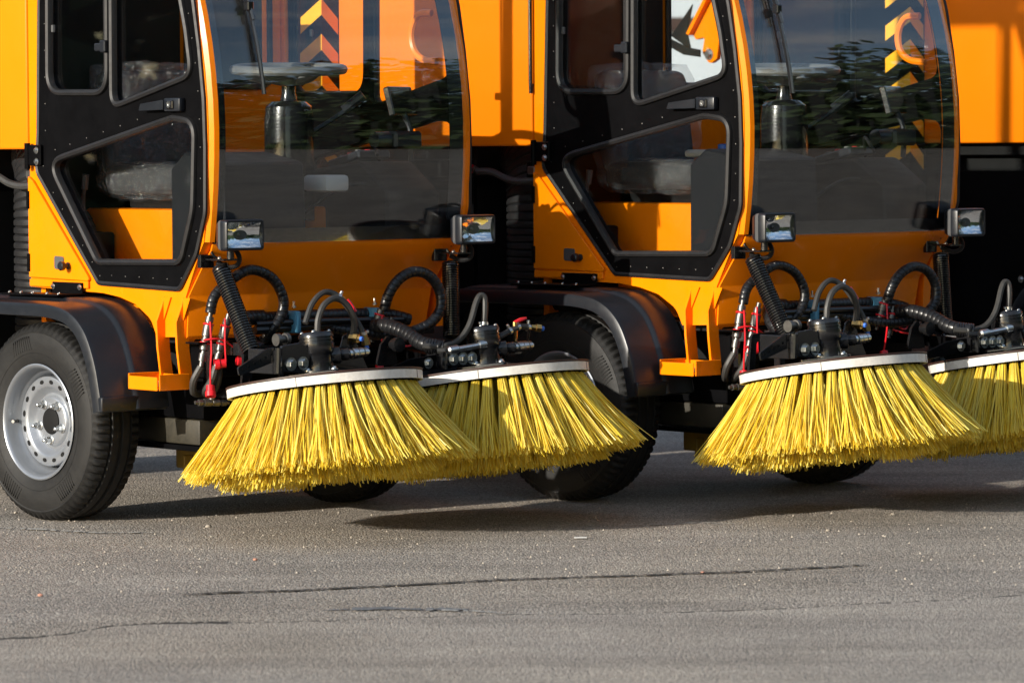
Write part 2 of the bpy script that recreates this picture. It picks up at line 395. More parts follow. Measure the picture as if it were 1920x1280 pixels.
struct('pavement_crack', ribbon([(x, y + .012) for x, y in EDGE[8:19]], .013, .004, 8, .15), 'crack')
struct('pavement_crack', ribbon([(.55, 10.93), (.8, 11.0), (1.02, 11.05)], .004, .004, 9, .6), 'crack')
struct('worn_line_paint', ribbon([(-2.2, 12.95), (-1.67, 12.78), (-1.49, 12.71), (-1.34, 12.6), (-1.15, 12.59)], .018, .004, 11, .25), 'linepaint')
struct('worn_line_paint', ribbon([(-.25, 10.455), (-.1, 10.40), (-.02, 10.35)], .012, .004, 12, .2), 'linepaint')
struct('dark_tar_stain', ribbon([(-.50, 10.45), (-.42, 10.47), (-.35, 10.49), (-.26, 10.46), (-.12, 10.45)], .028, .0035, 13, .05), 'darkstain')
struct('worn_line_paint', ribbon([(.35, 12.74), (.6, 12.8), (.75, 12.78)], .012, .004, 14, .3), 'linepaint')
# pebbles
def pebble(seed, sx, sy, sz):
    r_ = random.Random(seed); bm = bmesh.new(); bmesh.ops.create_icosphere(bm, subdivisions=1, radius=1)
    for v in bm.verts: v.co *= r_.uniform(.75, 1.2); v.co = Vector((v.co.x * sx, v.co.y * sy, v.co.z * sz))
    bm.verts.index_update(); g = [tuple(v.co) for v in bm.verts], [tuple(v.index for v in f.verts) for f in bm.faces]; bm.free(); return g
PB = [mesh('pebble', pebble(i, .008, .008, .005), 'stone' if i % 3 else 'stone2', 60) for i in range(4)]
def ground_at(px, py):
    a, b = px - 960, py - 640; u = c * a + s * b; v = -s * a + c * b; f = 7369.6
    d = Vector((u / f, math.cos(PITCH) - v / f * math.sin(PITCH), -v / f * math.cos(PITCH) - math.sin(PITCH)))
    t = -CAM_H / d.z; return Vector((d.x * t, d.y * t, 0))
spots = [(390, 988, 1.5, 1, 'reddish pebble on the asphalt in front of the left front wheel'), (478, 1050, 1.0, 0, 'pale pebble alone on open asphalt left of centre'),
         (75, 1117, 1.1, 0, 'pale pebble at the left above the ragged asphalt edge'), (1318, 1075, 1.1, 3, 'reddish pebble lying on the long thin crack'),
         (1553, 995, 1.1, 2, 'pale pebble on sunlit asphalt below the right hand brushes'), (1675, 965, 1.2, 1, 'pale pebble near the shadow edge at lower right'),
         (1122, 1173, .9, 2, 'small pale pebble on the smooth asphalt in the foreground'), (30, 962, 1.0, 1, 'pale pebble beside the tyre at far left')]
for px, py, sz, v, lb in spots:
    g_ = ground_at(px, py); o = ob('pebble', PB[v], None, mx=T((g_.x, g_.y, .003), (0, 0, px), sz))
    thing(o, lb, 'pebble', 'loose pebbles on the asphalt')
g_ = ground_at(1088, 1010)
o = ob('paper_scrap', extr([(-.02, -.012), (.02, -.010), (.021, .011), (-.019, .013)], .004, .007, 'z'), None, 'white', mx=T((g_.x, g_.y, 0)))
thing(o, 'tiny white scrap lying on the sunlit asphalt near the centre', 'scrap')
# loose grit: countless
rg = random.Random(21); GV = ([], [])
for i in range(900):
    x = rg.uniform(-2.2, 2.4); y = rg.uniform(10.9, 14.2); sz = rg.choice([.0015, .002, .0025, .003, .004])
    GV = (GV[0] + [(x - sz, y, .001), (x + sz * .6, y - sz, .001), (x + sz * .4, y + sz, .001), (x, y, .001 + sz * 1.3)], GV[1] + [(4 * i, 4 * i + 1, 4 * i + 3), (4 * i + 1, 4 * i + 2, 4 * i + 3), (4 * i + 2, 4 * i, 4 * i + 3)])
o = ob('loose_grit', GV, None, 'stone'); o['kind'] = 'stuff'; o['label'] = 'fine loose grit scattered over the asphalt'

# ------------------------------------------------------------------ street sweeper
def XF(z):
    if z > 1.75: return 1.068 - .37 * .46 ** 2 - .3404 * (z - 1.75)
    return 1.068 - (.37 if z > 1.29 else .26) * (z - 1.29) ** 2          # windscreen line in side view
root = bpy.data.objects.new('street_sweeper', None); col.objects.link(root)
P_ = root

# --- cab shell
ZT = 2.95  # cab top raised out of view so sun passes its windows to next hopper
zs = [.945 + (ZT - .945) * i / 22 for i in range(23)]
door_o = fillet([(.115, 2.92), (.060, 1.30), (.048, 1.171), (.418, .797), (.888, .787), (.985, .905), (1.037, 1.039), (1.041, 1.25), (1.035, 1.403), (1.012, 1.57), (.982, 1.723), (.610, 2.92)], [.03, 0, .05, .03, .04, .1, .1, .2, .2, .2, .2, .03])
outer = [(0, ZT), (0, .779)] + fillet([(0, .779), (.435, .768), (.535, .757), (.628, .735), (.715, .688), (.746, .631), (.905, .637), (.913, .768), (.985, .90)], [0, 0, .05, .08, .08, .0, 0, 0, 0])[1:] + [(XF(z) - .022, z) for z in zs]
hole = door_o
side = extr(outer, 0., .038, 'y', [hole])
def back(P): return [(max(.024, u - .085) if u < .25 and v > 1.30 else u, v) for u, v in P]     # the far side has a longer rear pane
side2 = extr(outer, 0., .038, 'y', [back(hole)])
ob('side_frame', side, P_, 'paint'); ob('side_frame', mir(side2), P_, 'paint')
def loft(secs):
    n = len(secs[0]); V = [p for s_ in secs for p in s_]; F = []
    for i in range(len(secs) - 1):
        for j in range(n): F.append((i * n + j, i * n + (j + 1) % n, (i + 1) * n + (j + 1) % n, (i + 1) * n + j))
    F += [tuple(range(n - 1, -1, -1)), tuple((len(secs) - 1) * n + j for j in range(n))]
    return V, F
pil = loft([[(XF(z) - .026, .0008, z), (XF(z) - .006, .012, z), (XF(z) - .003, .030, z), (XF(z) - .035, .050, z), (XF(z) - .055, .030, z)] for z in zs])
ob('front_pillar', pil, P_, 'paint')
pil2 = loft([[(XF(z) - .026, W - .0008, z), (XF(z) - .010, W - .02, z), (XF(z) - .006, 1.045, z), (XF(z) - .035, 1.01, z), (XF(z) - .055, 1.04, z)] for z in zs])
ob('front_pillar', pil2, P_, 'paint')
# windscreen, gently curved in side view
gz = [.938 + (2.91 - .938) * i / 40 for i in range(41)]
ys = [.026 + (1.047 - .026) * j / 24 for j in range(25)]
V = []; F = []; K = len(ys)
def bow(y): return .010 * (1 - ((y - .5365) / .51) ** 2)
for z in gz:
    for y in ys: V.append((XF(z) + bow(y) * .5, y, z))
for i in range(len(gz) - 1):
    for j in range(K - 1): F.append((i * K + j, i * K + j + 1, (i + 1) * K + j + 1, (i + 1) * K + j))
nv = len(V); V2 = [(x - .006, y, z) for x, y, z in V]; F2 = [tuple(reversed([i + nv for i in f])) for f in F]
screen = ob('windscreen', (V + V2, F + F2), P_, 'screen', ang=60)
def band(y0, y1, z0, z1, dx, n=30):
    V = []; F = []
    for i in range(n + 1):
        z = z0 + (z1 - z0) * i / n
        V += [(XF(z) + bow(y0) * .5 - dx, y0, z), (XF(z) + bow(y1) * .5 - dx, y1, z), (XF(z) + bow(y1) * .5 - dx - .003, y1, z), (XF(z) + bow(y0) * .5 - dx - .003, y0, z)]
    for i in range(n):
        for j in range(4): F.append((4 * i + j, 4 * i + (j + 1) % 4, 4 * i + 4 + (j + 1) % 4, 4 * i + 4 + j))
    return V, F
ob('glass_border', join(band(.0265, .058, .94, 2.9, .0075), band(.985, 1.0465, .94, 2.9, .0075), band(.0585, .984, .94, .985, .0075, 4)), screen, 'gloss')
# wiper
wp = ob('wiper_blade', join(sweep([(XF(z) + .022, .180 - (1.76 - z) * -.05, z) for z in [1.42 + .05 * i for i in range(12)]], .006, 6),
                   sweep([(XF(z) + .010, .184 - (1.76 - z) * -.05, z) for z in [1.42 + .05 * i for i in range(12)]], .0045, 4)), screen, 'gloss')
ob('wiper_arm', join(sweep([(XF(1.66) + .030, .183, 1.66), (XF(1.78) + .034, .172, 1.78), (XF(1.95) + .03, .155, 1.95)], .0075, 6), box(XF(1.7) + .012, XF(1.7) + .038, .164, .188, 1.69, 1.72, .003)), screen, 'gloss')

# chin: lower front panel
ch = [(1.022, .940, .030, 1.042), (1.014, .918, .030, 1.040), (.990, .885, .024, 1.032), (.922, .768, .004, 1.012), (.912, .637, .004, .992), (.880, .612, .01, .985)]
V = []; F = []
for k_, (x, z, a, b) in enumerate(ch):
    V += [(x, a, z), (x, b, z), (x - .012, b - .004, z), (x - .012, a + .004, z)]
    if k_:
        q = 4 * k_
        for j in range(4): F.append((q - 4 + j, q - 4 + (j + 1) % 4, q + (j + 1) % 4, q + j))
F += [(3, 2, 1, 0), (len(V) - 4, len(V) - 3, len(V) - 2, len(V) - 1)]
chin = ob('front_panel', bevelled(V, F, .004, 2), P_, 'paint')
ob('corner_panel', loft([[(x - .001, b + .0005, z), (x - .012, b - .005, z), (x - .16, W - .002, z), (x - .10, W - .0005, z)] for x, z, a, b in ch]), chin, 'paint')
ob('floor_panel', box(.02, .90, .045, W - .045, .612, .64), P_, 'blackmatte')
# roof
roof_o = [(-.03, ZT - .0), (-.03, ZT + .04), (.50, ZT + .05), (XF(ZT) + .04, ZT + .03), (XF(ZT) + .03, ZT)]
ob('roof', extr(fillet(roof_o, [0, .05, .1, .04, 0]), -.02, W + .02, 'y', b=.01), P_, 'paint')
# rear wall with window
rw = extr([(.039, .64), (W - .039, .64), (W - .039, ZT), (.039, ZT)], .002, .03, 'x', [fillet([(.635, 1.47), (.985, 1.47), (.985, 2.1), (.635, 2.1)], .05)])
rwall = ob('rear_wall', rw, P_, 'paint')
ob('window_pane', extr(fillet([(.62, 1.455), (1.0, 1.455), (1.0, 2.115), (.62, 2.115)], .05), .034, .039, 'x'), rwall, 'glass')
ob('window_seal', sweep([(.040, y, z) for y, z in fillet([(.63, 1.465), (.99, 1.465), (.99, 2.105), (.63, 2.105)], .05)], .012, 6, True), rwall, 'rubber')
ob('trim_panel', extr(fillet([(.05, .66), (.60, .66), (.60, 2.45), (.05, 2.45)], .03), .034, .042, 'x'), rwall, 'blackmatte')

# --- doors
win1 = fillet([(.162, 2.88), (.138, 1.437), (.494, 1.432), (.512, 2.88)], [.06, .075, .075, .06], 6)
win2 = fillet([(.534, 2.88), (.520, 1.383), (.976, 1.483), (.948, 1.63), (.590, 2.88)], [.03, .045, .05, .3, .03], 6)
win3 = fillet([(.138, 1.205), (.870, 1.347), (.990, 1.333), (.975, 1.05), (.905, .878), (.425, .870)], [.05, .14, .06, .2, .05, .05], 7)
def inset(P, d):
    cx = sum(p[0] for p in P) / len(P); cz = sum(p[1] for p in P) / len(P); n = len(P); out = []
    for i in range(n):
        a, b = Vector(P[i - 1]), Vector(P[(i + 1) % n]); t = (b - a); 
        if t.length < 1e-9: out.append(P[i]); continue
        t.normalize(); nn = Vector((-t.y, t.x)); q = Vector(P[i])
        if nn.dot(Vector((cx, cz)) - q) < 0: nn = -nn
        out.append(tuple(q + nn * d))
    return out
dpoly = inset(door_o, .006)
door_g = extr(dpoly, -.008, .026, 'y', [inset(win1, .004), inset(win2, .004), inset(win3, .004)])
seal_sec = [(math.cos(a) * 1.0, math.sin(a) * .75) for a in [2 * math.pi * j / 8 for j in range(8)]]
rivet_me = mesh('rivet', lathe([(.0024, 0), (.0020, .0010), (.0008, .0016)], 8), 'steel')
rivs = [(.112, z) for z in (1.88, 1.76, 1.67, 1.58, 1.49, 1.40, 1.31)] + [(.096, 1.19), (.155, 1.10), (.21, 1.045), (.27, .985), (.33, .925), (.385, .87), (.43, .825)] + \
       [(.50, .828), (.58, .826), (.66, .826), (.74, .824), (.82, .823)] + [(.90, .828), (.945, .90), (.985, .98), (1.005, 1.06), (1.012, 1.15), (1.013, 1.25), (1.010, 1.34), (1.003, 1.43), (.990, 1.52), (.973, 1.60), (.955, 1.68), (.935, 1.77)] + \
       [(.17, 1.245), (.26, 1.263), (.36, 1.283), (.46, 1.303), (.56, 1.322), (.66, 1.342)]
def zinc_bolt(r=.0095, h=.008):
    return join(lathe([(r * 1.5, 0), (r * 1.5, .002), (r * .9, .0021)], 14), lathe([(r, .002), (r, h), (r * .85, h + .0015)], 6))
bolt_me = mesh('bolt', zinc_bolt(), 'zinc')
sbolt_me = mesh('bolt', zinc_bolt(.0055, .005), 'zinc')
OUT = lambda x, y, z, s_=1: T((x, y, z), (R(90), 0, 0), s_)            # lathe axis to -y
def make_door(side):
    f = (lambda g: g) if side == 0 else mir
    dg_ = door_g if side == 0 else extr(back(dpoly), -.008, .026, 'y', [back(inset(win1, .004)), inset(win2, .004), inset(win3, .004)])
    d = ob('door', f(dg_), P_, 'black')
    w1 = win1 if side == 0 else back(win1)
    for w, nm in ((w1, 'sliding_window'), (win2, 'front_window'), (win3, 'lower_window')):
        ob('window_pane', f(extr(inset(w, .002), .004, .009, 'y')), d, 'glass')
        ob('window_seal', f(sweep([(u, -.008, v) for u, v in w], .0155, 8, True, sec=seal_sec, upv=(0, 1, 0))), d, 'rubber')
    ob('door_seal', f(sweep([(u, -.005, v) for u, v in inset(door_o, .004)], .0085, 6, True, upv=(0, 1, 0))), d, 'rubber')
    # window latch
    ob('window_latch', f(join(box(.478, .508, -.034, -.012, 1.565, 1.605, .004), box(.440, .480, -.030, -.018, 1.570, 1.596, .004))), d, 'plastic')
    # slider frame bar
    if side == 0: ob('window_bar', f(box(.470, .486, -.012, .006, 1.47, 2.87, .003)), d, 'rubber')
    ob('window_clip', f(box(.150, .163, -.008, .003, 1.64, 1.665, .002)), d, 'grey')
    # handle
    h = ob('door_handle', f(join(box(.845, .935, -.034, -.009, 1.366, 1.410, .006, 2), extr(fillet([(.712, 1.370), (.85, 1.372), (.85, 1.404), (.722, 1.392)], .004), -.040, -.024, 'y', b=.003))), d, 'plastic')
    ob('lock', f(box(.868, .905, -.042, -.033, 1.373, 1.403, .004)), h, 'gloss')
    if side == 0:
        ob('lock_cylinder', join(xf(lathe([(.010, 0), (.010, .003), (.0055, .003), (.0045, .001)], 14), OUT(.888, -.0425, 1.388))), h, 'zinc')
        hg = ob('hinge', join(box(.020, .098, -.022, -.009, 1.192, 1.262, .003), rod((.016, -.020, 1.180), (.016, -.020, 1.268), .0105, 10)), d, 'black')
        for z in (1.243, 1.205): ob('hinge_bolt', bolt_me, hg, mx=OUT(.078, -.023, z, .85))
        for u, v in rivs: ob('rivet', rivet_me, d, mx=OUT(u, -.008, v))
    return d
door = make_door(0); make_door(1)

# hatch panel in the rear lower corner
hp = fillet([(.004, 1.155), (.032, 1.140), (.378, .806), (.020, .812), (.004, .812)], [.0, .01, .01, 0, 0])
hatch = ob('hatch', extr(hp, -.012, -.001, 'y', b=.0025), P_, 'paint')
ob('hatch_plate', extr(fillet([(.166, .843), (.222, .841), (.222, .885), (.166, .887)], .009), -.016, -.0115, 'y', b=.001), hatch, 'grey')
kn = ob('hatch_knob', join(xf(lathe([(.012, 0), (.012, .006), (.008, .008), (.008, .020), (.015, .021), (.016, .034), (.012, .038)], 14), OUT(.250, -.012, .855))), hatch, 'plastic')
for z in (1.075, .862): ob('hatch_hinge', box(.001, .014, -.018, -.0115, z - .03, z + .03, .001), hatch, 'black')
ob('sill_plate', box(.004, .36, -.010, -.001, .781, .806, .002), P_, 'paint')

# --- interior
ob('seat_base', box(.05, .61, .19, .86, .642, 1.045, .012, 2), P_, 'paint')
seat = ob('seat', bevelled(*box(.14, .60, .20, .66, 1.09, 1.19), .035, 3), P_, 'seat')
bk = xf(bevelled(*box(-.05, .05, -.21, .21, 0, .37), .045, 3), T((.155, .42, 1.15), (0, R(-8), 0)))
ob('backrest', bk, seat, 'seat')
def puff(g, k, seed):
    r_ = random.Random(seed); cx = [sum(p[i] for p in g[0]) / len(g[0]) for i in range(3)]
    return [tuple(cx[i] + (p[i] - cx[i]) * k + r_.uniform(-.006, .006) for i in range(3)) for p in g[0]], g[1]
def subbox(x0, x1, y0, y1, z0, z1, n=7):
    bm = bmesh.new(); bmesh.ops.create_cube(bm, size=1)
    bmesh.ops.subdivide_edges(bm, edges=bm.edges, cuts=n, use_grid_fill=True)
    V = []
    for v in bm.verts:
        p = v.co * 2; q = Vector((p.x * (1 - .12 * abs(p.y * p.z) ** 3), p.y * (1 - .12 * abs(p.x * p.z) ** 3), p.z * (1 - .16 * abs(p.x * p.y) ** 3)))
        V.append(((x0 + x1) / 2 + q.x * (x1 - x0) / 2, (y0 + y1) / 2 + q.y * (y1 - y0) / 2, (z0 + z1) / 2 + q.z * (z1 - z0) / 2))
    bm.verts.index_update(); F = [tuple(v.index for v in f.verts) for f in bm.faces]; bm.free(); return V, F
ob('seat_film', puff(subbox(.12, .63, .185, .675, 1.075, 1.20), 1.0, 2), seat, 'film', ang=80)
ob('backrest_film', xf(puff(subbox(-.065, .065, -.225, .225, 0, .39), 1., 3), T((.155, .42, 1.15), (0, R(-8), 0))), seat, 'film', ang=80)
ob('suspension_box', box(.22, .56, .26, .60, 1.046, 1.09), P_, 'blackmatte')
ob('lever_console', box(.05, .24, .06, .185, .642, .965, .01, 2), P_, 'blackmatte')
stw = ob('steering_column', join(lathe([(.085, 1.0), (.085, 1.335), (.080, 1.385), (.060, 1.402), (.03, 1.405), (.024, 1.43), (.024, 1.455)], 24)), P_, 'gloss', mx=T((.60, .655, 0)))
wh = ob('steering_wheel', join(sweep([(.185 * math.cos(a), .185 * math.sin(a), 0) for a in [2 * math.pi * i / 48 for i in range(48)]], .0165, 10, True),
        lathe([(.03, -.055), (.055, -.05), (.085, -.028), (.095, -.010), (.05, .004), (0, .006)], 24),
        sweep([(.06, 0, -.03), (.12, 0, -.02), (.18, 0, 0)], [.024, .02, .012], 8), sweep([(-.03, .05, -.03), (-.06, .11, -.02), (-.09, .16, 0)], [.024, .02, .012], 8), sweep([(-.03, -.05, -.03), (-.06, -.11, -.02), (-.09, -.16, 0)], [.024, .02, .012], 8)),
        P_, 'wheelgrey', mx=T((.60, .655, 1.512), (R(2), R(3), 0)))
ob('column_stalk', join(tube([(.62, .74, 1.30), (.66, .83, 1.36), (.70, .88, 1.41)], .008, 6), rod((.665, .84, 1.372), (.71, .89, 1.425), .018, 10)), P_, 'plastic')
ob('console', extr([(.66, .642), (.86, .642), (.885, .76), (.965, .93), (.95, 1.20), (.74, 1.235), (.66, 1.18)], .12, .455, 'y', b=.008), P_, 'dash')
ob('side_console', extr([(.40, .642), (.84, .642), (.86, .76), (.95, .93), (.95, 1.10), (.80, 1.20), (.40, 1.16)], .80, 1.03, 'y', b=.01), P_, 'blackmatte')
ob('joystick', join(tube([(.13, .13, 1.02), (.13, .13, 1.08), (.15, .125, 1.13)], .007, 6), lathe([(.0, 0), (.018, .01), (.022, .05), (.016, .08), (0, .085)], 10) if False else rod((.145, .125, 1.11), (.155, .124, 1.16), .012, 10)), P_, 'grey')
ob('lever_boot', mv(lathe([(.045, 0), (.04, .02), (.042, .025), (.03, .045), (.032, .05), (.015, .075)], 14), (.13, .13, .96)), P_, 'rubber')
ob('grab_handle', tube([(.905, 1.035, 1.70), (.85, 1.02, 1.695), (.82, 1.015, 1.64), (.83, 1.015, 1.58), (.87, 1.02, 1.545), (.93, 1.035, 1.535)], .0125, 8), P_, 'paint')
ob('wiper_motor', join(box(.92, 1.0, .80, .92, 1.24, 1.30, .01), rod((.96, .74, 1.27), (.96, .80, 1.27), .028, 14)), P_, 'plastic')
cp = ob('control_panel', xf(box(-.09, .09, -.07, .07, 0, .03, .006), T((.66, .91, 1.19), (0, R(-12), 0))), P_, 'plastic')
for i in range(3):
    for j in range(3): ob('button', lathe([(.011, 0), (.011, .006), (.008, .008)], 10), cp, ('grey', 'red', 'wheelgrey')[(i + 2 * j) % 3], mx=T((.615 + .045 * i, .87 + .04 * j, 1.212 + .0095 * i)))
ob('display_screen', xf(box(-.012, .012, -.075, .075, -.05, .05, .004), T((.90, .90, 1.40), (0, R(-15), R(20)))), P_, 'gloss')
ob('display_stalk', tube([(.92, .93, 1.20), (.93, .92, 1.30), (.91, .90, 1.37)], .010, 8), P_, 'plastic')
for pp in ([(.90, .80, 1.22), (.80, .86, 1.27), (.72, .95, 1.20)], [(.70, .60, 1.0), (.80, .75, 1.12), (.90, .90, 1.10)]): ob('wiring', tube(pp, .006, 6), P_, 'rubber')
ob('pedal', join(box(.80, .86, .56, .62, .70, .82, .006), box(.80, .86, .70, .76, .70, .82, .006)), P_, 'rubber')
ob('reflection_box', box(.80, .93, .56, .66, 1.10, 1.155, .012, 2), P_, 'white')  # white box added to stand in for a bright windscreen reflection

# --- headlights
def headlight(yc):
    z0, z1, w = .920, 1.017, .0770
    def rr(y0, y1, a, b, r, x): return [(x, y, z) for y, z in fillet([(y0, a), (y1, a), (y1, b), (y0, b)], r, 4)]
    z_ = (z0 + z1) / 2
    secs = [rr(yc - w * .55, yc + w * .55, z_ - .030, z_ + .030, .012, 1.055), rr(yc - w * .82, yc + w * .82, z_ - .042, z_ + .042, .014, 1.075), rr(yc - w * .97, yc + w * .97, z_ - .0475, z_ + .0475, .012, 1.100), rr(yc - w, yc + w, z0 - .001, z1 + .001, .012, 1.118), rr(yc - w, yc + w, z0 - .001, z1 + .001, .012, 1.140), rr(yc - w * .96, yc + w * .96, z0 + .002, z1 - .002, .010, 1.146),
            rr(yc - w * .90, yc + w * .90, z0 + .007, z1 - .007, .008, 1.146), rr(yc - w * .895, yc + w * .895, z0 + .0075, z1 - .0075, .008, 1.094)]
    h = ob('headlight', loft(secs), P_, 'plastic')
    # concave reflector
    V = []; F = []; n = 14
    for i in range(n + 1):
        for j in range(n + 1):
            u, v = 2 * i / n - 1, 2 * j / n - 1
            V.append((1.139 - .024 * (1 - (.5 * u * u + .5 * v * v)), yc + u * w * .89, z_ + v * (z1 - z0 - .016) / 2))
    for i in range(n):
        for j in range(n): F.append((i * (n + 1) + j, (i + 1) * (n + 1) + j, (i + 1) * (n + 1) + j + 1, i * (n + 1) + j + 1))
    ob('reflector', (V, F), h, 'mirror', ang=60)
    ob('bulb', along(lathe([(.011, 0), (.011, .012), (.006, .013), (.006, .026), (.001, .030)], 12), (1.099, yc - .012, z_ + .002), (1.2, yc - .012, z_ + .002)), h, 'steel')
    ob('lens', extr(fillet([(yc - w * .91, z0 + .006), (yc + w * .91, z0 + .006), (yc + w * .91, z1 - .006), (yc - w * .91, z1 - .006)], .008), 1.1405, 1.1435, 'x'), h, 'lens')
    ob('side_band', loft([rr(yc - w * .975, yc + w * .975, z_ - .0478, z_ + .0478, .012, 1.1005), rr(yc - w * 1.008, yc + w * 1.008, z0 - .0018, z1 + .0018, .012, 1.117)]), h, 'grey')
    ob('bracket', join(box(1.00, 1.10, yc - .055, yc + .005, .886, .892, .001), rod((1.085, yc - .015, .89), (1.085, yc - .015, .925), .012, 12), box(.985, 1.003, yc - .075, yc - .02, .862, .905, .002)), h, 'gloss')
    ob('bracket_bolt', sbolt_me, h, mx=T((1.06, yc - .04, .893)))
    ob('cable', banded([(1.075, yc + .012, .922), (1.085, yc + .020, .895), (1.082, yc + .014, .872), (1.06, yc - .006, .864), (1.03, yc - .03, .880)], .0085, .005, .0018, 8), h, 'rubber')
    return h
headlight(.070); headlight(1.037)

# --- springs
def spring(a, b, coils, r=.0262, wire=.0041):
    a, b = Vector(a), Vector(b); L_ = (b - a).length; n = 14
    pts = [(r * math.cos(2 * math.pi * k / n), r * math.sin(2 * math.pi * k / n), L_ * k / (coils * n)) for k in range(coils * n + 1)]
    sp_ = sweep(pts, wire, 6)
    hook1 = tube([(r, 0, 0), (.012, 0, -.012), (0, 0, -.03), (-.012, 0, -.045), (-.012, 0, -.055), (.004, 0, -.06)], wire, 6, 4)
    hook2 = tube([(r * math.cos(0), 0, L_), (.010, 0, L_ + .010), (0, 0, L_ + .022), (-.008, 0, L_ + .032), (0, 0, L_ + .040)], wire * 1.3, 6, 4)
    return along(join(sp_, hook1, hook2), a, b)
springL = ob('spring', spring((1.035, .050, .866), (1.185, .062, .598), 33), P_, 'gloss')
ob('spring_core', along(lathe([(.017, .01), (.017, .30)], 12), (1.035, .050, .866), (1.185, .062, .598)), springL, 'blackmatte')
springR = ob('spring', spring((1.018, 1.018, .855), (1.075, .975, .606), 31), P_, 'gloss')
ob('spring_core', along(lathe([(.017, .01), (.017, .24)], 12), (1.018, 1.018, .855), (1.075, .975, .606)), springR, 'blackmatte')

# --- front beam with hose bundle
beam = ob('front_beam', join(box(.82, .90, .08, 1.0, .50, .60, .004), box(.90, 1.0, .38, .72, .52, .585, .004)), P_, 'black')
bundle = ob('hose_bundle', join(banded([(1.00, .17, .690), (.99, .35, .693), (.99, .72, .690), (1.02, .84, .668)], .021, .02, .002, 10, True), tube([(1.015, .2, .655), (1.01, .45, .66), (1.01, .80, .655)], .014, 8), tube([(1.02, .2, .675), (1.03, .45, .678), (1.03, .8, .672)], .010, 8)), P_, 'wrap')
for y in (.355, .690):
    cl = ob('hose_clamp', box(.965, 1.046, y - .013, y + .013, .640, .714, .008, 2), P_, 'clampblue')
    ob('clamp_bolt', join(rod((1.02, y, .722), (1.02, y, .745), .004, 8), mv(lathe([(.008, 0), (.008, .007)], 6), (1.02, y, .724))), cl, 'zinc')
ob('elbow_hose', banded([(.99, .25, .697), (1.01, .16, .695), (1.05, .115, .665), (1.10, .10, .625), (1.16, .12, .60)], .0235, .022, .002, 12, True), P_, 'wrap')
ob('hose_loop', banded([(1.0, .033, .715), (1.000, .055, .775), (1.012, .125, .830), (1.015, .190, .852), (1.02, .268, .823), (1.03, .305, .756), (1.03, .296, .70), (1.02, .265, .655), (.99, .25, .62)], .0172, .018, .0026, 12, True), P_, 'wrap')
ob('hose_loop', banded([(1.055, .702, .705), (1.07, .712, .76), (1.08, .745, .806), (1.09, .80, .832), (1.095, .862, .818), (1.10, .902, .770), (1.105, .905, .710), (1.10, .868, .662), (1.09, .80, .634), (1.07, .72, .622), (1.04, .62, .632), (1.0, .50, .655)], .0180, .018, .0026, 12, True), P_, 'wrap')
# quick couplers with red dust caps
def coupler(a, b, k=1.):
    L_ = (Vector(b) - Vector(a)).length
    st = [(0, .008), (.10, .008), (.101, .0135), (.20, .0135), (.21, .010), (.26, .010), (.262, .016), (.45, .016), (.46, .0125), (.50, .0125), (.51, .015), (.70, .015), (.72, .009), (.76, .009), (.765, .0135), (.9, .0135), (.905, .008), (1, .008)]
    return along(lathe([(r * k, t_ * L_) for t_, r in st], 14), a, b)
def couplers(pts, name):
    for a, b in pts:
        cq = ob(name, coupler(a, b), P_, 'steel'); va, vb = Vector(a), Vector(b)
        for u in (.22, .56): ob('tie_ring', along(lathe([(.0175, 0), (.0185, .003), (.0175, .006)], 12), va.lerp(vb, u), vb), cq, 'red')
couplers([((1.005, .033, .722), (1.0, -.005, .545)), ((1.03, .085, .712), (1.02, .040, .545))], 'hydraulic_coupler')
couplers([((1.05, .698, .72), (1.03, .668, .60)), ((1.04, .745, .68), (1.04, .720, .57))], 'hydraulic_coupler')
ob('coupler_plate', join(box(.95, 1.02, -.03, .11, .618, .624, .001)), P_, 'black')
def cap(p, d):
    return along(lathe([(.0, 0), (.014, .001), (.0145, .020), (.0175, .022), (.0175, .038), (.013, .038), (.012, .012), (0, .011)], 14), p, Vector(p) + Vector(d))
ob('dust_cap', cap((1.03, .010, .485), (.3, -.2, -1)), P_, 'red'); ob('dust_cap', cap((1.045, .062, .555), (-.5, -1, -.1)), P_, 'red')
ob('dust_cap', cap((1.05, .685, .525), (.4, -.2, -1)), P_, 'red'); ob('dust_cap', cap((1.05, .10, .56), (.2, .9, -.1)), P_, 'red')
for k_, pp in enumerate([[(1.03, .012, .69), (1.035, .012, .60), (1.035, .008, .55), (1.03, .010, .487)], [(1.045, .060, .70), (1.05, .055, .62), (1.05, .058, .56)], [(1.05, .095, .70), (1.06, .125, .66), (1.055, .12, .60), (1.05, .10, .57)], [(1.02, -.01, .63), (1.04, .02, .635), (1.045, .055, .628), (1.05, .09, .605)], [(1.05, .105, .73), (1.06, .112, .66), (1.055, .108, .60)],
                         [(1.06, .69, .69), (1.07, .682, .62), (1.06, .683, .56), (1.05, .685, .53)], [(1.06, .71, .63), (1.08, .76, .60), (1.07, .79, .635), (1.06, .74, .66)], [(1.06, .72, .60), (1.09, .78, .585), (1.08, .83, .615)]]):
    ob('cap_cord', tube(pp, .0032, 6), P_, 'red')
for pp in ([(1.0, -.005, .545), (.98, -.02, .50), (.95, .0, .46), (.90, .06, .45)], [(1.02, .04, .545), (1.01, .03, .50), (.97, .03, .46), (.90, .10, .44)], [(1.0, .07, .56), (1.0, .06, .49), (.95, .07, .45)]):
    ob('hydraulic_hose', tube(pp, .012, 8), P_, 'hose')
ob('drain_fitting', join(coupler((1.0, -.03, .43), (1.02, .09, .425), .8), coupler((1.01, .03, .425), (1.01, .03, .475), .7)), P_, 'steel')
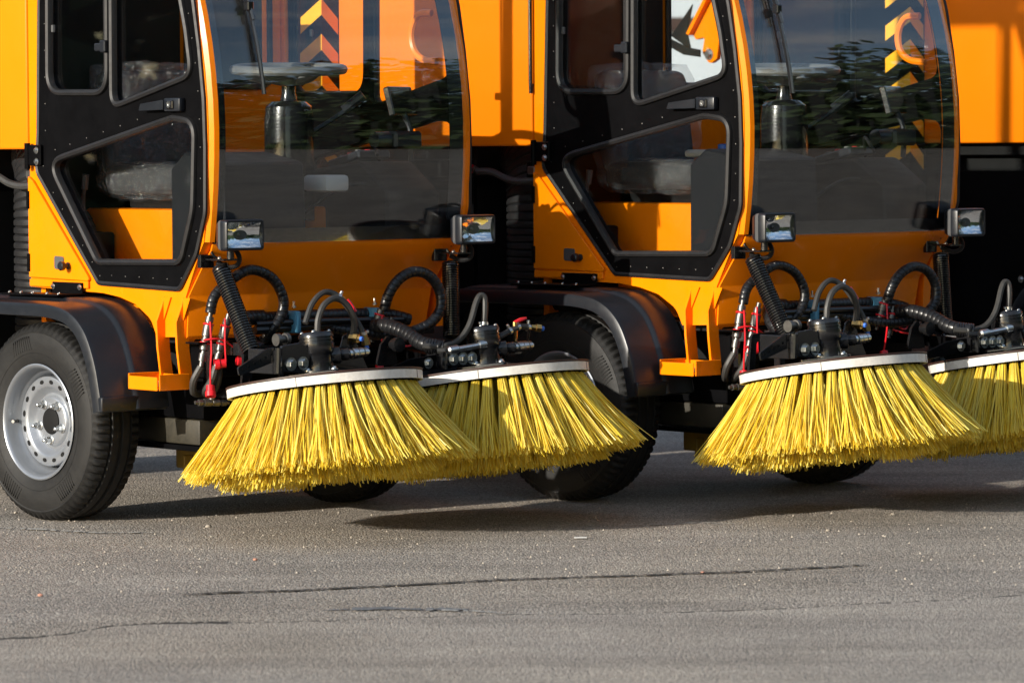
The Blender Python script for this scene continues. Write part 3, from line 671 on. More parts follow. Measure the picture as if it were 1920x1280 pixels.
ob('tow_bracket', join(extr(fillet([(.90, .44), (1.14, .44), (1.14, .60), (1.10, .62), (.90, .62)], .02), .085, .097, 'y', [fillet([(.93, .47), (1.10, .47), (1.10, .58), (.93, .58)], .015)])), P_, 'gloss')

# --- side brushes
TILT = R(-8.8)
def tuft(seed, n=92, ang=31, L_=.283):
    r_ = random.Random(seed); V = []; F = []
    for i in range(n):
        rho = math.sqrt(r_.random()); th = r_.uniform(0, 2 * math.pi)
        ox, oy = rho * math.cos(th) * .011, rho * math.sin(th) * .0140
        an = R(ang + rho * math.cos(th) * 5 + r_.gauss(0, 1.8)); tg = rho * math.sin(th) * .060 + r_.gauss(0, .022)
        ln = L_ * (1 + r_.gauss(0, .022)); 
        if r_.random() < .07: ln *= r_.uniform(.86, .97)
        bend = r_.gauss(.018, .024); tb = r_.gauss(0, .017); r0 = r_.uniform(.0011, .0017); a0 = r_.uniform(0, 6.3)
        o = len(V)
        for k in range(6):
            u = k / 5; x = ox + math.sin(an) * ln * u + bend * u * u * .5; y = oy + tg * ln * u * 1.0 + tb * u * u; z = -math.cos(an) * ln * u - abs(bend) * .1 * u
            for j in range(3):
                a = a0 + j * 2.094; V.append((x + r0 * math.cos(a), y + r0 * 1.15 * math.sin(a), z + r0 * .5 * math.cos(a)))
        for k in range(5):
            for j in range(3): F.append((o + 3 * k + j, o + 3 * k + (j + 1) % 3, o + 3 * k + 3 + (j + 1) % 3, o + 3 * k + 3 + j))
        F.append((o + 15, o + 16, o + 17))
    return V, F
TUFT = [mesh('bristle_tuft', tuft(50 + i), 'bristle', 80) for i in range(5)]
TUFT_IN = [mesh('bristle_tuft', tuft(80 + i, 64, 17, .293), 'bristle', 80) for i in range(3)]
sock_me = mesh('tuft_socket', lathe([(.012, -.012), (.013, 0), (.013, .016)], 10), 'blackmatte')
disc_me = mesh('side_brush', join(lathe([(.06, .022), (.10, .020), (.14, .012), (.295, .012), (.302, .008), (.302, -.008), (.285, -.012), (.05, -.012)], 64)), 'black')
ring_me = mesh('brush_ring', [*join(lathe([(.3035, -.016), (.312, -.016), (.3125, .011), (.3035, .0125), (.3035, -.016)], 96, cap=False))], 'ring')
edge_me = mesh('ring_trim', lathe([(.296, .0137), (.314, .0137), (.314, .0185), (.296, .0185), (.296, .0137)], 96, cap=False), 'stain')
seam_me = mesh('ring_seam', box(.311, .3132, -.0008, .0008, -.0155, .0115), 'stain')
motor_me = mesh('brush_motor', lathe([(.060, .022), (.060, .034), (.044, .035), (.043, .075), (.046, .080), (.050, .086), (.050, .112), (.0475, .113), (.0475, .116), (.050, .117), (.050, .122), (.0475, .123), (.0475, .126), (.050, .127), (.050, .136), (.046, .142), (.03, .143)], 28), 'gloss')
def brush(cx, cy, cz, tag, seed):
    r_ = random.Random(seed)
    b = ob('side_brush', disc_me, P_, mx=T((cx, cy, cz), (0, TILT, r_.uniform(0, .1))), tag=tag)
    ob('brush_ring', ring_me, b); ob('ring_trim', edge_me, b)
    for a in (-.95, .55, 2.2, 4.0): ob('ring_seam', seam_me, b, mx=T((0, 0, 0), (0, 0, a)))
    for n, rad, bank, jit in ((44, .280, TUFT, .025), (36, .222, TUFT_IN, .04), (24, .160, TUFT_IN, .06)):
        for k in range(n):
            a = 2 * math.pi * (k + r_.uniform(-.08, .08)) / n
            ob('bristle_tuft', bank[r_.randrange(len(bank))], b, mx=Matrix.Translation((rad * math.cos(a), rad * math.sin(a), -.020)) @ Matrix.Rotation(R(3), 4, 'Y') @ Matrix.Rotation(a, 4, 'Z') @ T((0, 0, 0), (r_.gauss(0, jit), r_.gauss(0, jit), 0), 1 + r_.gauss(0, .012)))
            if rad > .27: ob('tuft_socket', sock_me, b, mx=Matrix.Rotation(a, 4, 'Z') @ T((rad - .004, 0, -.024), (0, R(-30), 0)))
    return b
def arm_set(cx, cy, cz, tag, hoses):
    B = T((cx, cy, cz), (0, TILT, 0))
    mo = ob('brush_motor', motor_me, P_, mx=B @ Matrix.Diagonal((1.14, 1.14, 1.14, 1)), tag=tag)
    ob('motor_flange', xf(extr(fillet([(-.075, -.06), (.075, -.06), (.075, .06), (-.075, .06)], .012), .0225, .031, 'z', b=.002), Matrix.Rotation(.6, 4, 'Z')), mo, 'gloss')
    for a in (.3, 1.9, 3.5, 5.0): ob('motor_bolt', sbolt_me, mo, mx=T((.052 * math.cos(a), .052 * math.sin(a), .034), s=1.3))
    for a in (.8, 2.4, 4.0, 5.5): ob('cap_bolt', sbolt_me, mo, mx=T((.038 * math.cos(a), .038 * math.sin(a), .1425), s=.8))
    ob('motor_port', along(lathe([(.024, 0), (.024, .025), (.017, .03), (.017, .05)], 14), (.02, .03, .075), (.045, .075, .075)), mo, 'gloss')
    ob('port_fitting', along(coupler((0, 0, 0), (0, 0, .09)), (.04, .066, .075), (.03, .15, .08)), mo, 'zinc')
    return mo

LC, RC = (1.41, .184, .497), (1.41, .883, .492)
brL = brush(*LC, 'L', 1); brR = brush(*RC, 'R', 2)
moL = arm_set(1.41 - .012, .176, .499, 'L', None); moR = arm_set(1.40, .862, .494, 'R', None)
# left swing arm: bracket plates with bolts, perforated tension bar, pivot
def armL(y0, tag):
    br = ob('arm_bracket', join(extr(fillet([(y0 - .175, .545), (y0 - .045, .530), (y0 - .045, .612), (y0 - .085, .632), (y0 - .155, .625)], .008), 1.392, 1.404, 'x', b=.002), box(1.25, 1.40, y0 - .176, y0 - .166, .535, .612, .002), sweep([(1.398, y0 - .168, .538), (1.398, y0 - .164, .618)], .012, 10)), P_, 'gloss', tag=tag)
    for dy, z in ((-.122, .566), (-.075, .567)): ob('bracket_bolt', bolt_me, br, mx=T((1.405, y0 + dy, z), (0, R(90), 0), 1.5))
    tb = ob('tension_bar', extr(fillet([(y0 - .31, .535), (y0 - .17, .575), (y0 - .165, .620), (y0 - .20, .618), (y0 - .315, .562)], .008), 1.380, 1.387, 'x', b=.0015), P_, 'gloss', tag=tag)
    for k in range(6): ob('hole_plug', along(lathe([(.0042, 0), (.0042, .001)], 10), (1.3872, y0 - .295 + k * .022, .556 + k * .0085), (1.5, y0 - .295 + k * .022, .556 + k * .0085)), tb, 'blackmatte')
    sa = ob('swing_arm', join(sweep([(1.36, y0 - .06, .575), (1.2, y0 + .02, .57), (1.0, y0 + .14, .56), (.88, y0 + .2, .555)], .026, 4), box(1.0, 1.08, y0 + .05, y0 + .16, .52, .60, .004)), P_, 'blackmatte', tag=tag)
    ob('pivot_joint', join(along(lathe([(.020, 0), (.020, .014), (.012, .015), (.012, .034), (.020, .035), (.020, .048), (.009, .05)], 16), (1.33, y0 - .125, .640), (1.33, y0 - .02, .642))), P_, 'steel', tag=tag)
    ob('support_plate', extr(fillet([(y0 + .05, .53), (y0 + .22, .53), (y0 + .17, .62), (y0 + .135, .655), (y0 + .115, .645), (y0 + .10, .60)], .008), 1.36, 1.367, 'x', b=.0015), P_, 'gloss', tag=tag)
    ob('bracket_frame', extr(fillet([(.03, .46), (.20, .47), (.20, .615), (.045, .61)], .02), 1.16, 1.17, 'x', [fillet([(.06, .485), (.185, .49), (.185, .59), (.07, .585)], .015)]), P_, 'gloss', tag=tag)
    # water hoses and spray nozzles
    ob('water_hose', tube([(1.40, y0 - .012, .665), (1.40, y0 - .008, .705), (1.40, y0 + .015, .748), (1.40, y0 + .060, .768), (1.405, y0 + .105, .745), (1.40, y0 + .135, .690), (1.39, y0 + .135, .635)], .0105, 8), P_, 'hose', tag=tag)
    ob('water_hose', tube([(1.36, y0 - .03, .69), (1.35, y0 + .005, .75), (1.35, y0 + .05, .785), (1.355, y0 + .095, .778), (1.37, y0 + .125, .745), (1.39, y0 + .155, .690), (1.40, y0 + .172, .652)], .0095, 8), P_, 'hose', tag=tag)
    for p, q in (((1.40, y0 - .012, .655), (1.40, y0 - .010, .69)), ((1.40, y0 + .172, .648), (1.40, y0 + .168, .665)), ((1.36, y0 + .10, .772), (1.365, y0 + .112, .765))):
        ob('hose_clip', along(join(lathe([(.0125, 0), (.0128, .010)], 12), mv(box(-.005, .005, .010, .022, .001, .010, .002), (0, 0, 0))), p, q), P_, 'zinc', tag=tag)
    n1 = ob('spray_nozzle', along(lathe([(.012, 0), (.012, .014), (.0155, .015), (.0155, .032), (.010, .033), (.009, .040)], 6), (1.39, y0 + .125, .640), (1.50, y0 + .165, .632)), P_, 'brass', tag=tag)
    ob('nozzle_tip', along(lathe([(.008, .040), (.008, .048), (.004, .05)], 8), (1.39, y0 + .125, .640), (1.50, y0 + .165, .632)), n1, 'blue')
    n2 = ob('spray_nozzle', along(lathe([(.011, 0), (.011, .014), (.0145, .015), (.0145, .036), (.009, .038)], 6), (1.40, y0 + .174, .650), (1.41, y0 + .182, .59)), P_, 'brass', tag=tag)
    ob('nozzle_tip', along(lathe([(.0075, .038), (.0075, .047), (.004, .05)], 8), (1.40, y0 + .174, .650), (1.41, y0 + .182, .59)), n2, 'blue')
    tp = ob('hose_tap', join(along(lathe([(.008, 0), (.008, .02)], 8), (1.362, y0 + .115, .768), (1.385, y0 + .14, .71))), P_, 'brass', tag=tag)
    ob('tap_lever', sweep([(1.375, y0 + .128, .762), (1.382, y0 + .142, .740), (1.388, y0 + .150, .722)], .006, 6), tp, 'red')
armL(.176, 'L')
def armR(y0, tag):
    br = ob('arm_bracket', join(extr(fillet([(y0 - .175, .535), (y0 - .055, .530), (y0 - .055, .575), (y0 - .175, .580)], .006), 1.392, 1.404, 'x', b=.002), box(1.30, 1.40, y0 - .176, y0 - .166, .52, .58, .002)), P_, 'gloss', tag=tag)
    for dy in (-.148, -.108, -.070): ob('bracket_bolt', bolt_me, br, mx=T((1.405, y0 + dy, .556), (0, R(90), 0), 1.45))
    ob('swing_arm', join(sweep([(1.38, y0 - .16, .545), (1.2, y0 - .10, .545), (1.0, y0 - .02, .55), (.88, y0 - .02, .555)], .028, 4), extr(fillet([(y0 - .40, .50), (y0 - .16, .525), (y0 - .16, .57), (y0 - .28, .56), (y0 - .40, .525)], .006), 1.34, 1.35, 'x', b=.002)), P_, 'black', tag=tag)
    ob('pivot_joint', join(along(lathe([(.016, 0), (.016, .02), (.024, .021), (.024, .04), (.012, .041)], 14), (1.20, y0 - .24, .60), (1.30, y0 - .24, .60)), extr(fillet([(y0 - .29, .53), (y0 - .20, .53), (y0 - .215, .60), (y0 - .24, .63), (y0 - .27, .60)], .01), 1.17, 1.18, 'x')), P_, 'gloss', tag=tag)
    ob('damper_rod', join(rod((1.41, y0 - .13, .588), (1.42, y0 - .03, .600), .010, 10), along(lathe([(.016, 0), (.017, .03), (.010, .032)], 12), (1.415, y0 - .05, .598), (1.42, y0 - .0, .604)), along(lathe([(.014, 0), (.015, .035), (.009, .04)], 12), (1.41, y0 - .135, .588), (1.405, y0 - .20, .58))), P_, 'zinc', tag=tag)
    ob('water_hose', tube([(1.39, y0 - .004, .672), (1.39, y0 + .000, .72), (1.385, y0 + .0, .752), (1.38, y0 - .012, .758), (1.38, y0 - .03, .735), (1.385, y0 - .065, .66), (1.38, y0 - .11, .612), (1.36, y0 - .16, .596), (1.32, y0 - .21, .598)], .0105, 8), P_, 'hose', tag=tag)
    ob('water_hose', tube([(1.41, y0 + .175, .648), (1.41, y0 + .13, .652), (1.41, y0 + .09, .640), (1.41, y0 + .02, .614), (1.41, y0 - .05, .596), (1.40, y0 - .12, .583), (1.36, y0 - .18, .582)], .0105, 8), P_, 'hose', tag=tag)
    ob('wrapped_hose', banded([(1.05, y0 - .20, .655), (1.12, y0 - .19, .655), (1.20, y0 - .18, .635), (1.28, y0 - .18, .605), (1.36, y0 - .155, .592)], .024, .020, .002, 12, True), P_, 'wrap', tag=tag)
    ob('cable_tie', banded([(1.31, y0 - .185, .598), (1.355, y0 - .145, .592)], .0265, .009, .003, 12), P_, 'gloss', tag=tag)
    for p, q in (((1.39, y0 - .004, .662), (1.39, y0 - .003, .68)), ((1.41, y0 + .092, .641), (1.41, y0 + .082, .637)), ((1.41, y0 + .128, .652), (1.41, y0 + .118, .65)), ((1.41, y0 + .172, .648), (1.41, y0 + .162, .649))):
        ob('hose_clip', along(join(lathe([(.0128, 0), (.0130, .010)], 12), mv(box(-.005, .005, .010, .024, .001, .010, .002), (0, 0, 0))), p, q), P_, 'zinc', tag=tag)
    tp = ob('hose_tap', join(rod((1.41, y0 + .09, .641), (1.41, y0 + .13, .652), .009, 8), rod((1.41, y0 + .11, .648), (1.41, y0 + .11, .668), .007, 8), rod((1.41, y0 + .115, .64), (1.40, y0 + .118, .575), .006, 8)), P_, 'brass', tag=tag)
    ob('tap_lever', sweep([(1.41, y0 + .108, .667), (1.415, y0 + .13, .675), (1.415, y0 + .155, .680)], [.005, .007, .004], 6), tp, 'red')
    n1 = ob('spray_nozzle', along(lathe([(.011, 0), (.011, .016), (.0145, .017), (.0145, .034), (.010, .036)], 6), (1.41, y0 + .180, .648), (1.43, y0 + .24, .64)), P_, 'brass', tag=tag)
    ob('nozzle_tip', along(lathe([(.0085, .036), (.0085, .045), (.004, .048)], 8), (1.41, y0 + .180, .648), (1.43, y0 + .24, .64)), n1, 'blue')
    ob('nozzle_bracket', join(sweep([(1.41, y0 + .06, .560), (1.41, y0 + .13, .566), (1.41, y0 + .165, .60), (1.41, y0 + .175, .655)], .005, 4), rod((1.40, y0 + .05, .53), (1.40, y0 + .05, .56), .010, 6)), P_, 'gloss', tag=tag)
    ob('pinned_bolt', bolt_me, P_, mx=T((1.352, y0 - .21, .543), (0, R(90), 0), 1.3), tag=tag)
armR(.862, 'R')

# --- wheels
def tyre_geo(Rr=.33, w=.185):
    # profile from inner bead to outer bead; (radius, axial), tread grooved on the shoulders
    h = w / 2
    prof = [(.186, -h + .020, 0), (.192, -h + .006, 0), (.215, -h - .004, 0), (.245, -h - .010, 0), (.275, -h - .009, 0), (.296, -h - .003, 0), (.300, -h - .0045, 0), (.312, -h + .004, 1), (.322, -h + .012, 2), (.3285, -h + .024, 2), (.330, -h + .046, 1),
            (.322, -h + .049, 0), (.322, -h + .055, 0), (.331, -h + .058, 0), (.331, -h + .084, 0), (.323, -h + .087, 0), (.323, -h + .093, 0)]
    prof = prof + [(r, -a, g) for r, a, g in reversed(prof)]
    n = 216; V = []; F = []; k = len(prof)
    for j in range(n):
        a = 2 * math.pi * j / n; gro = (j % 3 == 0)
        for r, z, g in prof:
            rr = r - (.0110 if gro and g == 2 else .005 if gro and g == 1 else 0)
            V.append((rr * math.cos(a), rr * math.sin(a), z))
    for j in range(n):
        for i in range(k - 1): F.append((j * k + i, j * k + i + 1, ((j + 1) % n) * k + i + 1, ((j + 1) % n) * k + i))
    return V, F
tyre_me = mesh('tyre', tyre_geo(), 'tyre', 28)
rim_me = mesh('wheel', lathe([(.186, -.078), (.192, -.090), (.194, -.0935), (.190, -.096), (.184, -.093), (.180, -.084), (.176, -.070), (.174, -.050), (.166, -.042), (.158, -.022), (.156, .03), (.150, .032), (.150, -.044), (.1495, -.0495), (.146, -.0515), (.118, -.0505), (.112, -.046), (.104, -.034), (.094, -.026), (.086, -.028), (.081, -.036), (.076, -.038), (.045, -.038), (.045, -.02), (.0, -.02)], 72, cap=False), 'rim', 40)
hub_me = mesh('hub_cap', lathe([(.0448, -.034), (.043, -.041), (.038, -.043), (0.0, -.0435)], 28), 'blackmatte')
nut_me = mesh('lug_nut', join(lathe([(.016, -.038), (.0165, -.041), (.014, -.042)], 12), lathe([(.0115, -.042), (.0115, -.056), (.0095, -.059)], 6), lathe([(.006, -.059), (.006, -.071), (.003, -.0725)], 10)), 'zinc')
hole_me = mesh('vent_hole', lathe([(.0085, -.0512), (.0085, -.0522), (.0, -.0522)], 16), 'blackmatte')
valve_me = mesh('valve', along(lathe([(.006, 0), (.006, .012), (.0045, .014), (.0045, .028), (.0055, .029), (.0055, .036)], 10), (.170, 0, -.050), (.150, 0, -.090)), 'steel')
letter_me = mesh('sidewall_ring', lathe([(.228, -.0985), (.2295, -.1005), (.231, -.0985)], 96, cap=False), 'tyre')
rib_me = mesh('sidewall_rib', box(.240, .286, -.0016, .0016, -.1035, -.098), 'tyre')
def wheel(x, y, z, steer, side, spin=0.):
    flip = R(90) if side > 0 else R(-90)
    # axle: local -z is the outer face
    mx = T((x, y, z), (0, 0, steer)) @ T((0, 0, 0), (R(-90) if side > 0 else R(90), 0, 0)) @ Matrix.Rotation(spin, 4, 'Z')
    w = ob('wheel', rim_me, P_, mx=mx)
    ob('tyre', tyre_me, w); ob('hub_cap', hub_me, w); ob('sidewall_ring', letter_me, w)
    for k in range(5): ob('lug_nut', nut_me, w, mx=Matrix.Rotation(2 * math.pi * k / 5, 4, 'Z') @ T((.064, 0, 0)))
    for k in range(16): ob('vent_hole', hole_me, w, mx=Matrix.Rotation(2 * math.pi * (k + .5) / 16, 4, 'Z') @ T((.132, 0, 0)) @ Matrix.Diagonal((.8, 1.25, 1, 1)))
    if x < .4 and x > 0 and side > 0:
        for a0 in (.4, 1.6, 2.75, 3.9, 5.2):
            for q in range(9): ob('sidewall_rib', rib_me, w, mx=Matrix.Rotation(a0 + q * .045, 4, 'Z') @ T((.262, 0, 0), (0, 0, .35 - q * .08)) @ T((-.262, 0, 0)))
    ob('valve', valve_me, w, mx=Matrix.Rotation(2.75, 4, 'Z'))
    return w
wheel(.318, -.098, .342, R(3.7), 1, .35)
wheel(.45, .99, .342, R(3.7), -1)
wheel(-1.35, -.02, .342, 0, 1); wheel(-1.35, 1.10, .342, 0, -1)

# --- fenders
def fender():
    path = spline([(-.46, .50), (-.43, .60), (-.34, .70), (-.22, .738), (0, .742), (.30, .742), (.46, .738), (.575, .715), (.66, .655), (.715, .56), (.745, .46), (.757, .400)], 8)
    path = [(p[0], p[1]) for p in [(v[0], v[1]) for v in [Vector((a.x, a.y, 0)) if len(a) > 2 else Vector((a[0], a[1], 0)) for a in path]]]
    sec = [(-.227, -.046), (-.231, -.044), (-.231, -.016), (-.226, -.004), (-.214, 0), (-.105, 0), (-.098, .003), (-.092, .010), (-.082, .012), (.03, .012), (.03, .006), (-.082, .006), (-.10, -.006), (-.214, -.006), (-.222, -.012), (-.225, -.03)]
    V = []; F = []; n = len(sec)
    for i, p in enumerate(path):
        a = Vector(path[max(i - 1, 0)]); b = Vector(path[min(i + 1, len(path) - 1)]); t = (b - a).normalized(); nn = Vector((-t.y, t.x))
        for y, d in sec: V.append((p[0] + nn.x * d, y, p[1] + nn.y * d))
    for i in range(len(path) - 1):
        for j in range(n): F.append((i * n + j, i * n + (j + 1) % n, (i + 1) * n + (j + 1) % n, (i + 1) * n + j))
    F += [tuple(range(n)), tuple((len(path) - 1) * n + j for j in range(n))[::-1]]
    return V, F
fd = ob('fender', [*map(list, fender())] and fender(), P_, 'plastic', ang=40)
ob('fender_lip', bevelled(*box(.735, .762, -.229, .03, .395, .445), .006, 2), fd, 'plastic')
ob('fender', mir(fender(), 1.05), P_, 'plastic', ang=40)
fp = ob('fender_bracket', join(box(.14, .34, -.12, .0, .757, .764, .002), box(.155, .335, -.018, -.010, .757, .800, .002), box(.0, .14, -.12, -.02, .756, .762, .001)), P_, 'black')
for x in (.165, .325): ob('bracket_bolt', sbolt_me, fp, mx=OUT(x, -.0185, .785, 1.2))
for x, y in ((.02, -.1), (.09, -.1), (.16, -.1), (.25, -.1), (.32, -.1)): ob('bracket_bolt', sbolt_me, fp, mx=T((x, y, .764), s=.8))

# --- step
tray = ob('step', join(box(.768, .926, -.127, -.121, .468, .512, .002), box(.762, .768, -.127, .0, .468, .520, .002), box(.926, .932, -.120, .0, .468, .520, .002), box(.768, .926, -.010, -.004, .474, .515, .002), box(.769, .925, -.120, -.011, .4745, .480, .0)), P_, 'paint')
ob('step_tread', box(.772, .922, -.118, -.013, .4805, .490, .002), tray, 'checker')
def bar(x):
    prof = [(.0, .765), (-.008, .735), (-.030, .685), (-.026, .60), (-.012, .49)]
    V = []; F = []
    for y, z in prof: V += [(x - .005, y - .004, z), (x + .005, y - .004, z), (x + .005, y + .044, z), (x - .005, y + .044, z)]
    for i in range(len(prof) - 1):
        for j in range(4): F.append((4 * i + j, 4 * i + (j + 1) % 4, 4 * i + 4 + (j + 1) % 4, 4 * i + 4 + j))
    F += [(3, 2, 1, 0), (16, 17, 18, 19)]
    return bevelled(V, F, .0012, 1)
for x in (.790, .900):
    ob('step_bar', bar(x), tray, 'paint')
    ob('gusset', extr([(x + .005, .764), (x + .045, .764), (x + .005, .690)], -.002, -.0062, 'y'), tray, 'paint')

# --- chassis
ob('chassis_rail', box(-2.0, .88, .22, .30, .50, .62, .004), P_, 'blackmatte'); ob('chassis_rail', box(-2.0, .88, .78, .86, .50, .62, .004), P_, 'blackmatte')
ob('front_axle', join(box(.26, .40, .02, .95, .30, .42, .008), box(.24, .42, .20, .88, .42, .50, .004)), P_, 'blackmatte')
ob('rear_axle', join(box(-1.42, -1.28, .08, 1.0, .29, .40, .006)), P_, 'blackmatte')
ob('step_support', join(box(.46, .84, .10, .24, .275, .358, .006, 2)), P_, 'olive')
ob('support_rail', join(box(.42, .88, .09, .26, .255, .272, .002), box(.44, .86, .10, .26, .362, .50, .003)), P_, 'black')
nz_ = ob('suction_nozzle', join(box(.50, .86, .24, .96, .175, .250, .006), box(.46, .88, .22, .98, .246, .256, .002)), P_, 'dirty_shaded_paint')
ob('nozzle_flap', box(.600, .612, .20, .235, .14, .225, .002), nz_, 'dirty_shaded_paint')
ob('engine_block', join(box(-.30, .60, .30, .80, .42, .62, .01), box(.55, .80, .34, .72, .40, .50, .01)), P_, 'blackmatte')

# --- hopper and rear body
hop = ob('hopper', bevelled(*box(-2.1, -.44, .02, W - .02, 1.25, 1.85), .015, 2), P_, 'paint_hopper')
ob('hopper_side', bevelled(*box(-1.09, -.012, .0, .030, 1.247, 1.86), .008, 3), hop, 'paint_hopper')
ob('hopper_base', box(-2.05, -.46, .06, W - .06, 1.20, 1.249), hop, 'blackmatte')
hs = ob('rear_housing', box(-2.05, -1.091, -.080, .019, .62, 2.06, .002), P_, 'black')
for k in range(7):     # folded chevron stickers round the corner of the housing
    z = 1.215 + k * .132
    ob('chevron', ([(-1.227, -.0815, z - .075), (-1.0895, -.0815, z), (-1.0895, -.0815, z + .060), (-1.227, -.0815, z - .015), (-1.227, -.0803, z - .075), (-1.0905, -.0803, z), (-1.0905, -.0803, z + .060), (-1.227, -.0803, z - .015)],
                   [(0, 1, 2, 3), (7, 6, 5, 4), (0, 4, 5, 1), (3, 2, 6, 7), (0, 3, 7, 4)]), hs, 'sticker')
    ob('chevron', ([(-1.0895, -.0815, z), (-1.0895, -.001, z - .075), (-1.0895, -.001, z - .015), (-1.0895, -.0815, z + .060), (-1.0907, -.0815, z), (-1.0907, -.001, z - .075), (-1.0907, -.001, z - .015), (-1.0907, -.0815, z + .060)],
                   [(0, 1, 2, 3), (7, 6, 5, 4), (0, 4, 5, 1), (1, 5, 6, 2), (3, 2, 6, 7)]), hs, 'sticker')
bp_ = ob('lower_side_panel', join(box(-1.09, -.40, .06, .075, .46, 1.135, .003), box(-1.09, -.40, .076, .2, 1.10, 1.13)), P_, 'black')
ob('panel_bolt', bolt_me, bp_, mx=OUT(-.47, .059, .90)); ob('panel_bolt', bolt_me, bp_, mx=OUT(-.62, .059, .70))
ob('inner_bulkhead', box(-.42, -.40, .08, W - .05, .46, 1.24), P_, 'blackmatte')
ob('engine_deck', box(-2.05, -.43, .12, W - .05, .9, 1.198), P_, 'blackmatte')
ob('cab_back_plate', box(-.035, -.004, .41, W - .02, .62, 1.30), P_, 'blackmatte')
ob('suction_hose', banded([(-.19, .22, .38), (-.19, .215, .60), (-.185, .21, .90), (-.19, .215, 1.06), (-.24, .25, 1.17), (-.34, .30, 1.23)], .135, .026, .007, 28), P_, 'rubber')
ob('fan_duct', banded([(-.16, .75, .60), (-.16, .75, .95), (-.2, .75, 1.12), (-.34, .75, 1.2)], .12, .03, .006, 20), P_, 'blackmatte')
ob('gap_hose', tube([(-.36, .05, 1.155), (-.28, .045, 1.155), (-.20, .045, 1.13), (-.12, .045, 1.12), (-.03, .05, 1.125)], .013, 8), P_, 'hose')
ob('gap_fitting', join(coupler((-.45, .05, 1.175), (-.36, .05, 1.16)), ), P_, 'steel')
ob('gap_valve', rod((-.42, .035, 1.172), (-.38, .035, 1.165), .017, 10), P_, 'red')
ob('rear_bracket', join(box(-.035, -.002, .08, .40, 1.05, 1.20, .003), box(-.10, -.035, .05, .12, 1.13, 1.19, .003)), P_, 'black')
ob('hose_clamp', box(-.075, -.035, .03, .05, 1.145, 1.175, .004), P_, 'steel')
ob('rear_bumper', box(-2.1, -2.06, 0, W, .5, .62, .01), P_, 'blackmatte')
# tipping arm at the tail, seen through the middle machine's cab
TA = (-2.43, 1.640)
ar = ob('tail_arm', extr([(TA[0] + u, TA[1] + v) for u, v in fillet([(0, -.045), (.045, -.02), (.06, .06), (.20, .26), (.06, .30), (-.10, .085), (-.085, .066), (-.03, .075), (-.045, .01)], [.03, .01, .01, 0, 0, .004, .004, .01, .02])], .10, .125, 'y', b=.003), P_, 'paint')
ob('arm_flange', extr([(TA[0] - .10, TA[1] + .085), (TA[0] + .06, TA[1] + .30), (TA[0] + .045, TA[1] + .31), (TA[0] - .115, TA[1] + .093)], .07, .16, 'y'), ar, 'paint')
ob('arm_pin', xf(zinc_bolt(), OUT(TA[0], .099, TA[1], 1.8)), ar, 'zinc')
ob('tail_flap', join(extr([(TA[0] + u, v) for u, v in ((-.24, 1.725), (-.24, 1.690), (-.12, 1.640), (-.02, 1.628), (-.02, 1.660), (-.10, 1.672))], .06, .068, 'y'), extr([(TA[0] + u, v) for u, v in ((-.24, 1.726), (-.115, 1.660), (-.14, 1.74), (-.105, 1.86))], .10, .106, 'y')), P_, 'blackmatte')
# ------------------------------------------------------------------ copies of the machine
def place(r_, x, y, yaw): r_.location = (x, y, -.012); r_.rotation_euler = (0, 0, R(yaw - 90))
def copy_tree(o, parent, skip, shift, lvl=0):
    c_ = o.copy(); col.objects.link(c_); c_.parent = parent
    if lvl == 1 and TAG.get(o.name) in shift:
        c_.matrix_local = Matrix.Translation(shift[TAG[o.name]]) @ o.matrix_local
    if lvl == 1 and shift and o.name.startswith('hose_loop'):
        c_.matrix_local = Matrix.Translation((0, .006, .64)) @ Matrix.Diagonal((1, .985, .93, 1)) @ Matrix.Translation((0, 0, -.64))
    for ch in [q for q in o.children]:
        if skip(ch): continue
        copy_tree(ch, c_, skip, shift, lvl + 1)
    return c_
bpy.context.view_layer.update()
m2 = copy_tree(root, None, lambda o: o.name.startswith('reflection_box'), {'L': (0, -.139, .008), 'R': (0, .094, .008)})
m3 = copy_tree(root, None, lambda o: TAG.get(o.name) in ('L', 'R') or o.name.split('.')[0] in ('hose_loop', 'cap_cord', 'dust_cap', 'hydraulic_coupler', 'rivet', 'vent_hole', 'lug_nut'), {})
ob('rear_rail', tube([(-.004, -.014, 2.1), (-.004, -.014, 1.48), (-.004, -.006, 1.468)], .007, 8, 4), m2, 'gloss')
place(root, -1.6406, 13.4187, M1_YAW); place(m2, .0845, 14.0133, M2_YAW); place(m3, 2.42, 15.30, M3_YAW)
GRP = 'street sweepers parked in a row'
thing(root, 'orange street sweeper at the left, its silver wheel rim in full view', 'sweeper', GRP)
thing(m2, 'orange street sweeper in the middle, canister with a blue cap inside its cab', 'sweeper', GRP)
thing(m3, 'orange street sweeper at the right edge, only its hopper and black flank showing', 'sweeper', GRP)
# canister in the middle machine's cab
can = bpy.data.objects.new('plastic_canister', None); col.objects.link(can)
mw = Matrix.Translation((.0845, 14.0133, -.012)) @ Matrix.Rotation(R(M2_YAW - 90), 4, 'Z')
can.matrix_world = mw @ T((.50, .40, 1.203))
ob('canister_body', bevelled(*box(-.09, .09, -.06, .06, 0, .028), .012, 2), can, 'white')
ob('cap', lathe([(.024, .028), (.024, .044), (.020, .047)], 20), can, 'blue', mx=T((.055, 0, 0)))
thing(can, 'white flat canister with blue screw cap on the wrapped seat', 'canister')

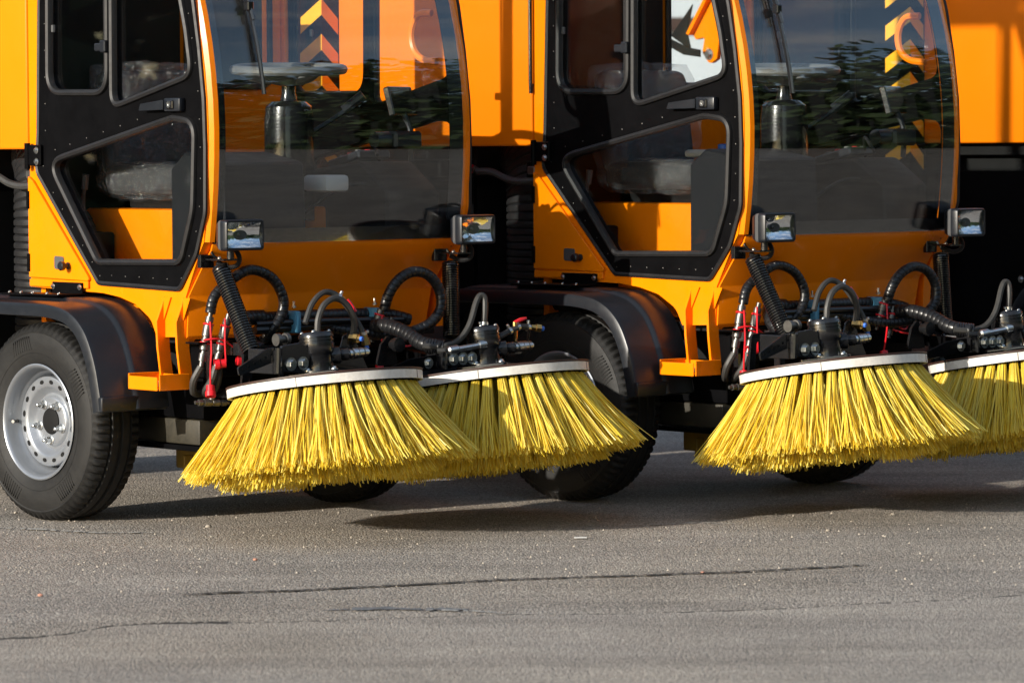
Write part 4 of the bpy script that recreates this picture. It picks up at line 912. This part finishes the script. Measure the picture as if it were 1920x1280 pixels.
# ------------------------------------------------------------------ surroundings behind and beside
bl = bpy.data.objects.new('white_building', None); col.objects.link(bl); bl.location = (0, 46, 0)
ob('wall', box(-9, 14, .0, 6, 0, 5.5), bl, 'wallwhite')
for k in range(12): ob('wall_post', box(-8.9 + k * 1.9, -8.70 + k * 1.9, -.10, -.002, 0, 5.4), bl, 'wallframe')
for z in (.6, 1.50, 2.55, 4.0): ob('wall_rail', box(-9, 14, -.12, -.003, z, z + .16), bl, 'wallframe')
ob('roof', box(-9.3, 14.3, -.3, 6.2, 5.5, 5.7), bl, 'wallframe')
thing(bl, 'white panelled building with brown posts and rails, seen through the cab windows', 'building')
# tree belt beside and behind the viewer, mirrored in the windscreens
rg = random.Random(5); V = []; F = []
for k in range(74):
    az = R((62 + 108 * k / 41 if k < 42 else 262 + 85 * (k - 42) / 31) + rg.uniform(-1, 1)); dd = rg.uniform(30, 40); tx, ty = dd * math.sin(az), 13 + dd * math.cos(az); h = rg.uniform(9, 14) * dd / 34
    for q in range(620):
        a, b = rg.uniform(0, 6.28), rg.uniform(-1, 1); r_ = rg.random() ** .4; wd = 2.7 * math.sqrt(max(0., 1 - b * b)) * (1.1 if b < 0 else 1)
        px = tx + wd * r_ * math.cos(a); py = ty + wd * r_ * math.sin(a); pz = h * .5 + h * .5 * r_ * b
        d1 = Vector((rg.gauss(0, 1), rg.gauss(0, 1), rg.gauss(0, 1))).normalized() * .32; d2 = d1.orthogonal().normalized() * .28
        o_ = len(V); cc = Vector((px, py, pz)); V += [tuple(cc - d1), tuple(cc + d2), tuple(cc + d1), tuple(cc - d2)]; F.append((o_, o_ + 1, o_ + 2, o_ + 3))
for k in range(9000):
    az = R(rg.choice([rg.uniform(60, 172), rg.uniform(60, 172), rg.uniform(260, 348)])); dd = rg.uniform(29, 32)
    cc = Vector((dd * math.sin(az), 13 + dd * math.cos(az), rg.uniform(0, 3.6)))
    d1 = Vector((rg.gauss(0, 1), rg.gauss(0, 1), rg.gauss(0, 1))).normalized() * .38; d2 = d1.orthogonal().normalized() * .36
    o_ = len(V); V += [tuple(cc - d1), tuple(cc + d2), tuple(cc + d1), tuple(cc - d2)]; F.append((o_, o_ + 1, o_ + 2, o_ + 3))
tb = ob('tree_belt', (V, F), None, 'leaf'); tb['kind'] = 'stuff'; tb['label'] = 'dark belt of leafy trees mirrored in the windscreens'
